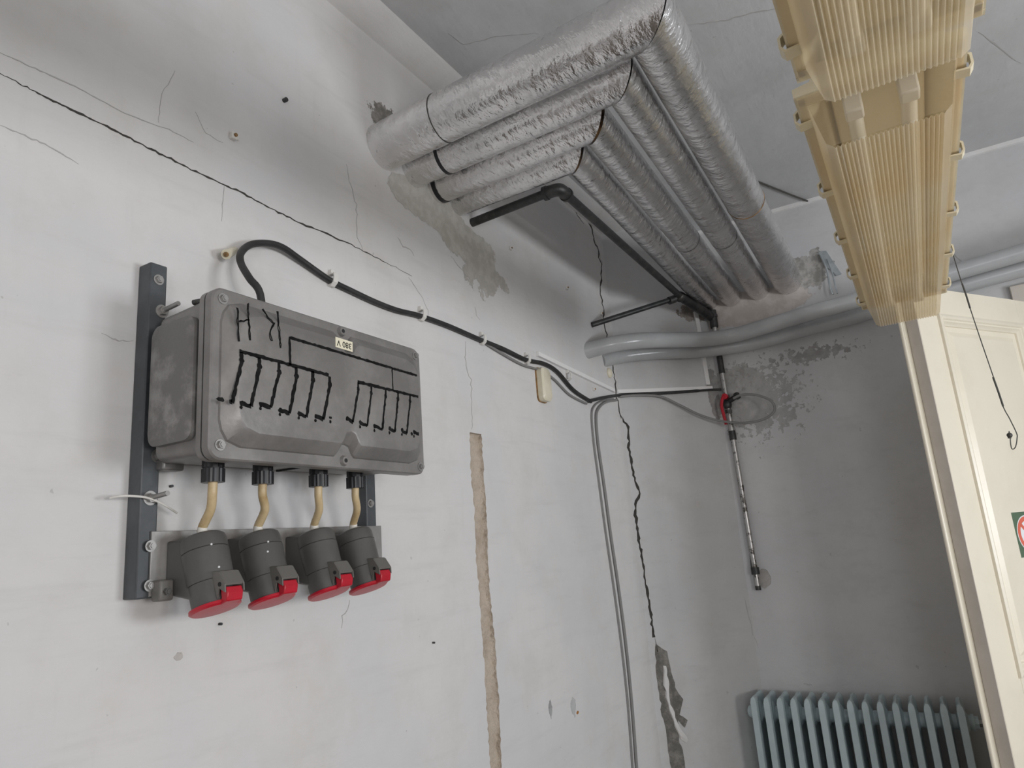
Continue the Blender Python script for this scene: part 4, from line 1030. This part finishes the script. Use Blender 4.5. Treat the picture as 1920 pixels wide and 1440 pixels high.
# hanging wire
top = V(BY(1786, 474, 2.60))
pts = [top, V(BY(1800, 520, 2.60)), V(BY(1818, 575, 2.60)), V(BY(1838, 635, 2.60)), V(BY(1862, 705, 2.60)), V(BY(1880, 760, 2.60)), V(BY(1893, 785, 2.60)), V(BY(1906, 812, 2.60)), V(BY(1907, 822, 2.60)), V(BY(1904, 838, 2.60)), V(BY(1898, 842, 2.60)), V(BY(1895, 833, 2.60)), V(BY(1894, 818, 2.60))]
t = thing('pull_wire', top, 'thin dark wire hanging from the lamp in front of the door', 'wire')
MB().tube(pts, 0.0015, 8).build('wire', M_WIRE, t)
MB().tube([V(BY(1804, 532, 2.60)), V(BY(1811, 552, 2.60)), V(BY(1819, 578, 2.60))], 0.0026, 8).build('twist', M_WIRE, t)
MB().tube([V(BY(1862, 707, 2.60)), V(BY(1872, 735, 2.60)), V(BY(1881, 762, 2.60))], 0.0028, 8).build('twist', M_WIRE, t)
mb = MB(); mb.sphere(BY(1893, 816, 2.60), 0.008, 8, 6); mb.cyl(BY(1893, 822, 2.60), BY(1892, 808, 2.60), 0.005, 0.001, 8); mb.build('knot', M_WIRE, t)

# ================================================================ RADIATOR
rx0, rstep, rn = 0.420, 0.0606, 15
rt_ = thing('radiator', (0.85, 3.71, 0.10), 'blue-grey painted sectional radiator under the back wall', 'radiator')
def section_mesh():
    mb = MB()
    # cross section seen from above: slim rounded front and back edges, waisted blade between; tapering to a ridge at the top
    lev = [(0.10, 0.80), (0.13, 1.0), (0.745, 1.0), (0.775, 1.0), (0.792, 0.75), (0.800, 0.25)]
    def ring(z, k):
        w = 0.0150 * k; dpt = 0.092 if z < 0.78 else (0.088 if z < 0.795 else 0.080)
        pr = [(-w, -dpt + 0.006), (-w * 0.86, -dpt), (w * 0.86, -dpt), (w, -dpt + 0.006), (w, -0.045), (w * 0.55, -0.030), (w * 0.55, 0.030), (w, 0.045), (w, dpt - 0.006), (w * 0.7, dpt), (-w * 0.7, dpt), (-w, dpt - 0.006), (-w, 0.045), (-w * 0.55, 0.030), (-w * 0.55, -0.030), (-w, -0.045)]
        return [(a, b, z) for a, b in pr]
    rings = [ring(z, k) for z, k in lev]; n = len(rings[0]); vs = sum(rings, [])
    fs = [(j * n + i, j * n + (i + 1) % n, (j + 1) * n + (i + 1) % n, (j + 1) * n + i) for j in range(len(rings) - 1) for i in range(n)]
    fs += [tuple(reversed(range(n))), tuple(range((len(rings) - 1) * n, len(rings) * n))]
    mb.add(vs, fs)
    for z in (0.715, 0.17):
        mb.cyl((-rstep / 2, 0, z), (rstep / 2, 0, z), 0.030, n=20); mb.lathe((-rstep * 0.36, 0, z), (1, 0, 0), [(0, 0.030), (rstep * 0.22, 0.052), (rstep * 0.5, 0.052), (rstep * 0.72, 0.030)], 20)
    return mb
m0 = section_mesh()
first = None
for i in range(rn):
    x = rx0 + i * rstep
    if first is None:
        mb = MB(); mb.X = Matrix.Translation((x, 3.712, 0)); mb.add(m0.v, m0.f); first = mb.build('section', M_RAD, rt_, sharp=32)
    else:
        o = first.copy(); COL.objects.link(o); o.parent = rt_; o.location = first.location + Vector((i * rstep, 0, 0))
MB().lathe((rx0 - rstep / 2 - 0.022, 3.712, 0.715), (1, 0, 0), [(0, 0.014), (0.006, 0.026), (0.022, 0.030)], 16).build('end_plug', M_RAD, rt_)
xe = rx0 + (rn - 0.5) * rstep
mb = MB(); mb.cyl((xe, 3.712, 0.715), (xe + 0.012, 3.712, 0.715), 0.034, n=20); mb.cyl((xe + 0.012, 3.712, 0.715), (xe + 0.028, 3.712, 0.715), 0.026, n=8); mb.build('end_bush', M_RAD, rt_)
mb = MB(); mb.cyl((xe + 0.028, 3.712, 0.715), (xe + 0.062, 3.712, 0.715), 0.017, n=6); mb.cyl((xe + 0.062, 3.712, 0.715), (xe + 0.10, 3.712, 0.715), 0.013, n=14); mb.sphere((xe + 0.10, 3.712, 0.715), 0.02)
valve = mb.build('valve', M_BOLT, rt_)
mb = MB(); poly = [(0.026 * (1 if i % 2 else 0.9) * math.cos(2 * PI * i / 24), 0.026 * (1 if i % 2 else 0.9) * math.sin(2 * PI * i / 24)) for i in range(24)]
mb.prism(poly, lambda a_, b_: (xe + 0.105 + a_, 3.680, 0.695 + b_), lambda a_, b_: (xe + 0.105 + a_, 3.625, 0.685 + b_)); mb.build('valve_wheel', M_CLIP, valve)
MB().tube([(xe + 0.10, 3.712, 0.715), (xe + 0.12, 3.74, 0.69), (xe + 0.125, 3.76, 0.62), (xe + 0.125, 3.76, 0.0)], 0.011, 12).build('feed_pipe', M_RAD, rt_)
for i in (0, rn - 1):
    x = rx0 + i * rstep
    MB().box((x - 0.012, 3.65, 0.0), (x + 0.012, 3.78, 0.11)).build('foot', M_RAD, rt_, bevel=0.004)

# ================================================================ DOOR LEAF
ANG = math.radians(34)
D0 = V((1.400, 3.055, 0)); du = Vector((math.sin(ANG), math.cos(ANG), 0)); dn = Vector((math.cos(ANG), -math.sin(ANG), 0))    # along the leaf, towards the lit face
TH_D, W_D, H_D = 0.050, 0.85, 2.478
DM = Matrix(((du.x, dn.x, 0, D0.x), (du.y, dn.y, 0, D0.y), (0, 0, 1, 0.012), (0, 0, 0, 1)))   # local (s along leaf, t towards lit face, z)
dr = thing('door_1', D0 + Vector((0, 0, 0.012)), 'cream painted panelled door standing open at the right', 'door', kind='structure')
def dpart(name, m, parent, fn, bevel=0.0, sharp=35):
    mb = MB(); mb.X = DM; fn(mb); return mb.build(name, m, parent, bevel=bevel, sharp=sharp)
ST, SR = 0.138, 0.700      # panel between these along the leaf
PZ = [(1.42 - 0.42, 2.345), (0.20, 0.86)]
HT = H_D - 0.012
dpart('stile', M_DOOR, dr, lambda b: b.box((0, -TH_D, 0), (ST, 0, HT)), 0.002)
dpart('stile', M_DOOR, dr, lambda b: b.box((SR, -TH_D, 0), (W_D, 0, HT)), 0.002)
dpart('rail', M_DOOR, dr, lambda b: b.box((ST, -TH_D, PZ[0][1]), (SR, 0, HT)))
dpart('rail', M_DOOR, dr, lambda b: b.box((ST, -TH_D, PZ[1][1]), (SR, 0, PZ[0][0])))
dpart('rail', M_DOOR, dr, lambda b: b.box((ST, -TH_D, 0), (SR, 0, PZ[1][0])))
for (z0, z1_) in PZ:
    def pan(b):
        b.box((ST, -0.034, z0), (SR, -0.016, z1_))
    pn = dpart('panel', M_DOOR, dr, pan)
    def fld(b):
        i1, i2 = 0.055, 0.075
        lo = [(ST + i1, -0.016, z0 + i1), (SR - i1, -0.016, z0 + i1), (SR - i1, -0.016, z1_ - i1), (ST + i1, -0.016, z1_ - i1)]
        hi = [(ST + i2, -0.007, z0 + i2), (SR - i2, -0.007, z0 + i2), (SR - i2, -0.007, z1_ - i2), (ST + i2, -0.007, z1_ - i2)]
        b.add(lo + hi, [(0, 1, 5, 4), (1, 2, 6, 5), (2, 3, 7, 6), (3, 0, 4, 7), (4, 5, 6, 7)])
    dpart('raised_field', M_DOOR, pn, fld, 0, 10)
    # moulding with stepped profile, mitred
    mprof = [(-0.012, 0.0), (-0.010, 0.010), (0.000, 0.014), (0.008, 0.010), (0.012, 0.004), (0.018, 0.004), (0.024, -0.004), (0.032, -0.008), (0.034, -0.017)]
    cor = [(ST, z0, 1, 1), (SR, z0, -1, 1), (SR, z1_, -1, -1), (ST, z1_, 1, -1)]
    for k in range(4):
        A, B = cor[k], cor[(k + 1) % 4]
        def mld(b):
            va = [(A[0] + A[2] * i, t_, A[1] + A[3] * i) for i, t_ in mprof] + [(A[0] - A[2] * 0.012, -0.017, A[1] - A[3] * 0.012)]
            vb = [(B[0] + B[2] * i, t_, B[1] + B[3] * i) for i, t_ in mprof] + [(B[0] - B[2] * 0.012, -0.017, B[1] - B[3] * 0.012)]
            n = len(va); b.add(va + vb, [(i, (i + 1) % n, n + (i + 1) % n, n + i) for i in range(n)] + [tuple(range(n)), tuple(range(n, 2 * n))])
        dpart('moulding', M_DOOR, pn, mld, 0, 28)
# rebated meeting edge: dusty edge face and a rounded astragal bead on the far side
dpart('edge_strip', M_DOORE, dr, lambda b: b.box((-0.003, -TH_D + 0.002, 0), (0.0, -0.001, HT)))
def bead(b):
    b.box((-0.022, -TH_D - 0.016, 0), (0.03, -TH_D, HT))
    b.cyl((-0.022, -TH_D - 0.008, 0), (-0.022, -TH_D - 0.008, HT), 0.008, n=16)
dpart('astragal', M_DOOR, dr, bead, 0.001)
for z in (0.3, 1.25, 2.2):
    dpart('hinge', M_BOLT, dr, lambda b: b.cyl((W_D + 0.006, -0.006, z - 0.05), (W_D + 0.006, -0.006, z + 0.05), 0.008, n=12))
# small chips on the astragal's back edge
# sticker: prohibition sign
def on_door(px, py):
    p = on_plane(px, py, dn, float(dn.dot(D0))); q = V(p) - D0
    return q.dot(du), q.z - 0.012
s0, zt = on_door(1899, 961); 
stk = thing('prohibition_sticker', D0 + du * (s0 + 0.07) + Vector((0, 0, zt - 0.09)), 'dark green sticker with a red ring on the cream door', 'sticker')
tl = -0.0068
WST, HST = 0.16, 0.17
dpart('backing', M_GREEN, stk, lambda b: b.box((s0, tl, zt - HST), (s0 + WST, tl + 0.0008, zt)))
cS, cZ = s0 + WST / 2, zt - HST / 2
dpart('disc', M_STWH, stk, lambda b: b.cyl((cS, tl + 0.0008, cZ), (cS, tl + 0.0012, cZ), 0.071, n=48))
def ring(b):
    n = 48; ro, ri = 0.067, 0.050; vs = []
    for t_ in (tl + 0.0013, tl + 0.0017):
        for r_ in (ro, ri): vs += [(cS + r_ * math.cos(2 * PI * i / n), t_, cZ + r_ * math.sin(2 * PI * i / n)) for i in range(n)]
    fs = []
    for i in range(n):
        j = (i + 1) % n
        fs += [(2 * n + i, 2 * n + j, 3 * n + j, 3 * n + i), (i, n + i, n + j, j), (i, j, 2 * n + j, 2 * n + i), (n + i, 3 * n + i, 3 * n + j, n + j)]
    b.add(vs, fs)
    u_ = Vector((0.707, 0, -0.707)); w_ = Vector((0.707, 0, 0.707)) * 0.007; c_ = Vector((cS, tl + 0.0013, cZ))
    a4 = [c_ - u_ * 0.052 - w_, c_ + u_ * 0.052 - w_, c_ + u_ * 0.052 + w_, c_ - u_ * 0.052 + w_]; b4 = [p + Vector((0, 0.0004, 0)) for p in a4]
    b.add(a4 + b4, [(0, 1, 2, 3), (7, 6, 5, 4), (0, 4, 5, 1), (1, 5, 6, 2), (2, 6, 7, 3), (3, 7, 4, 0)])
dpart('red_ring', M_STRED, stk, ring)
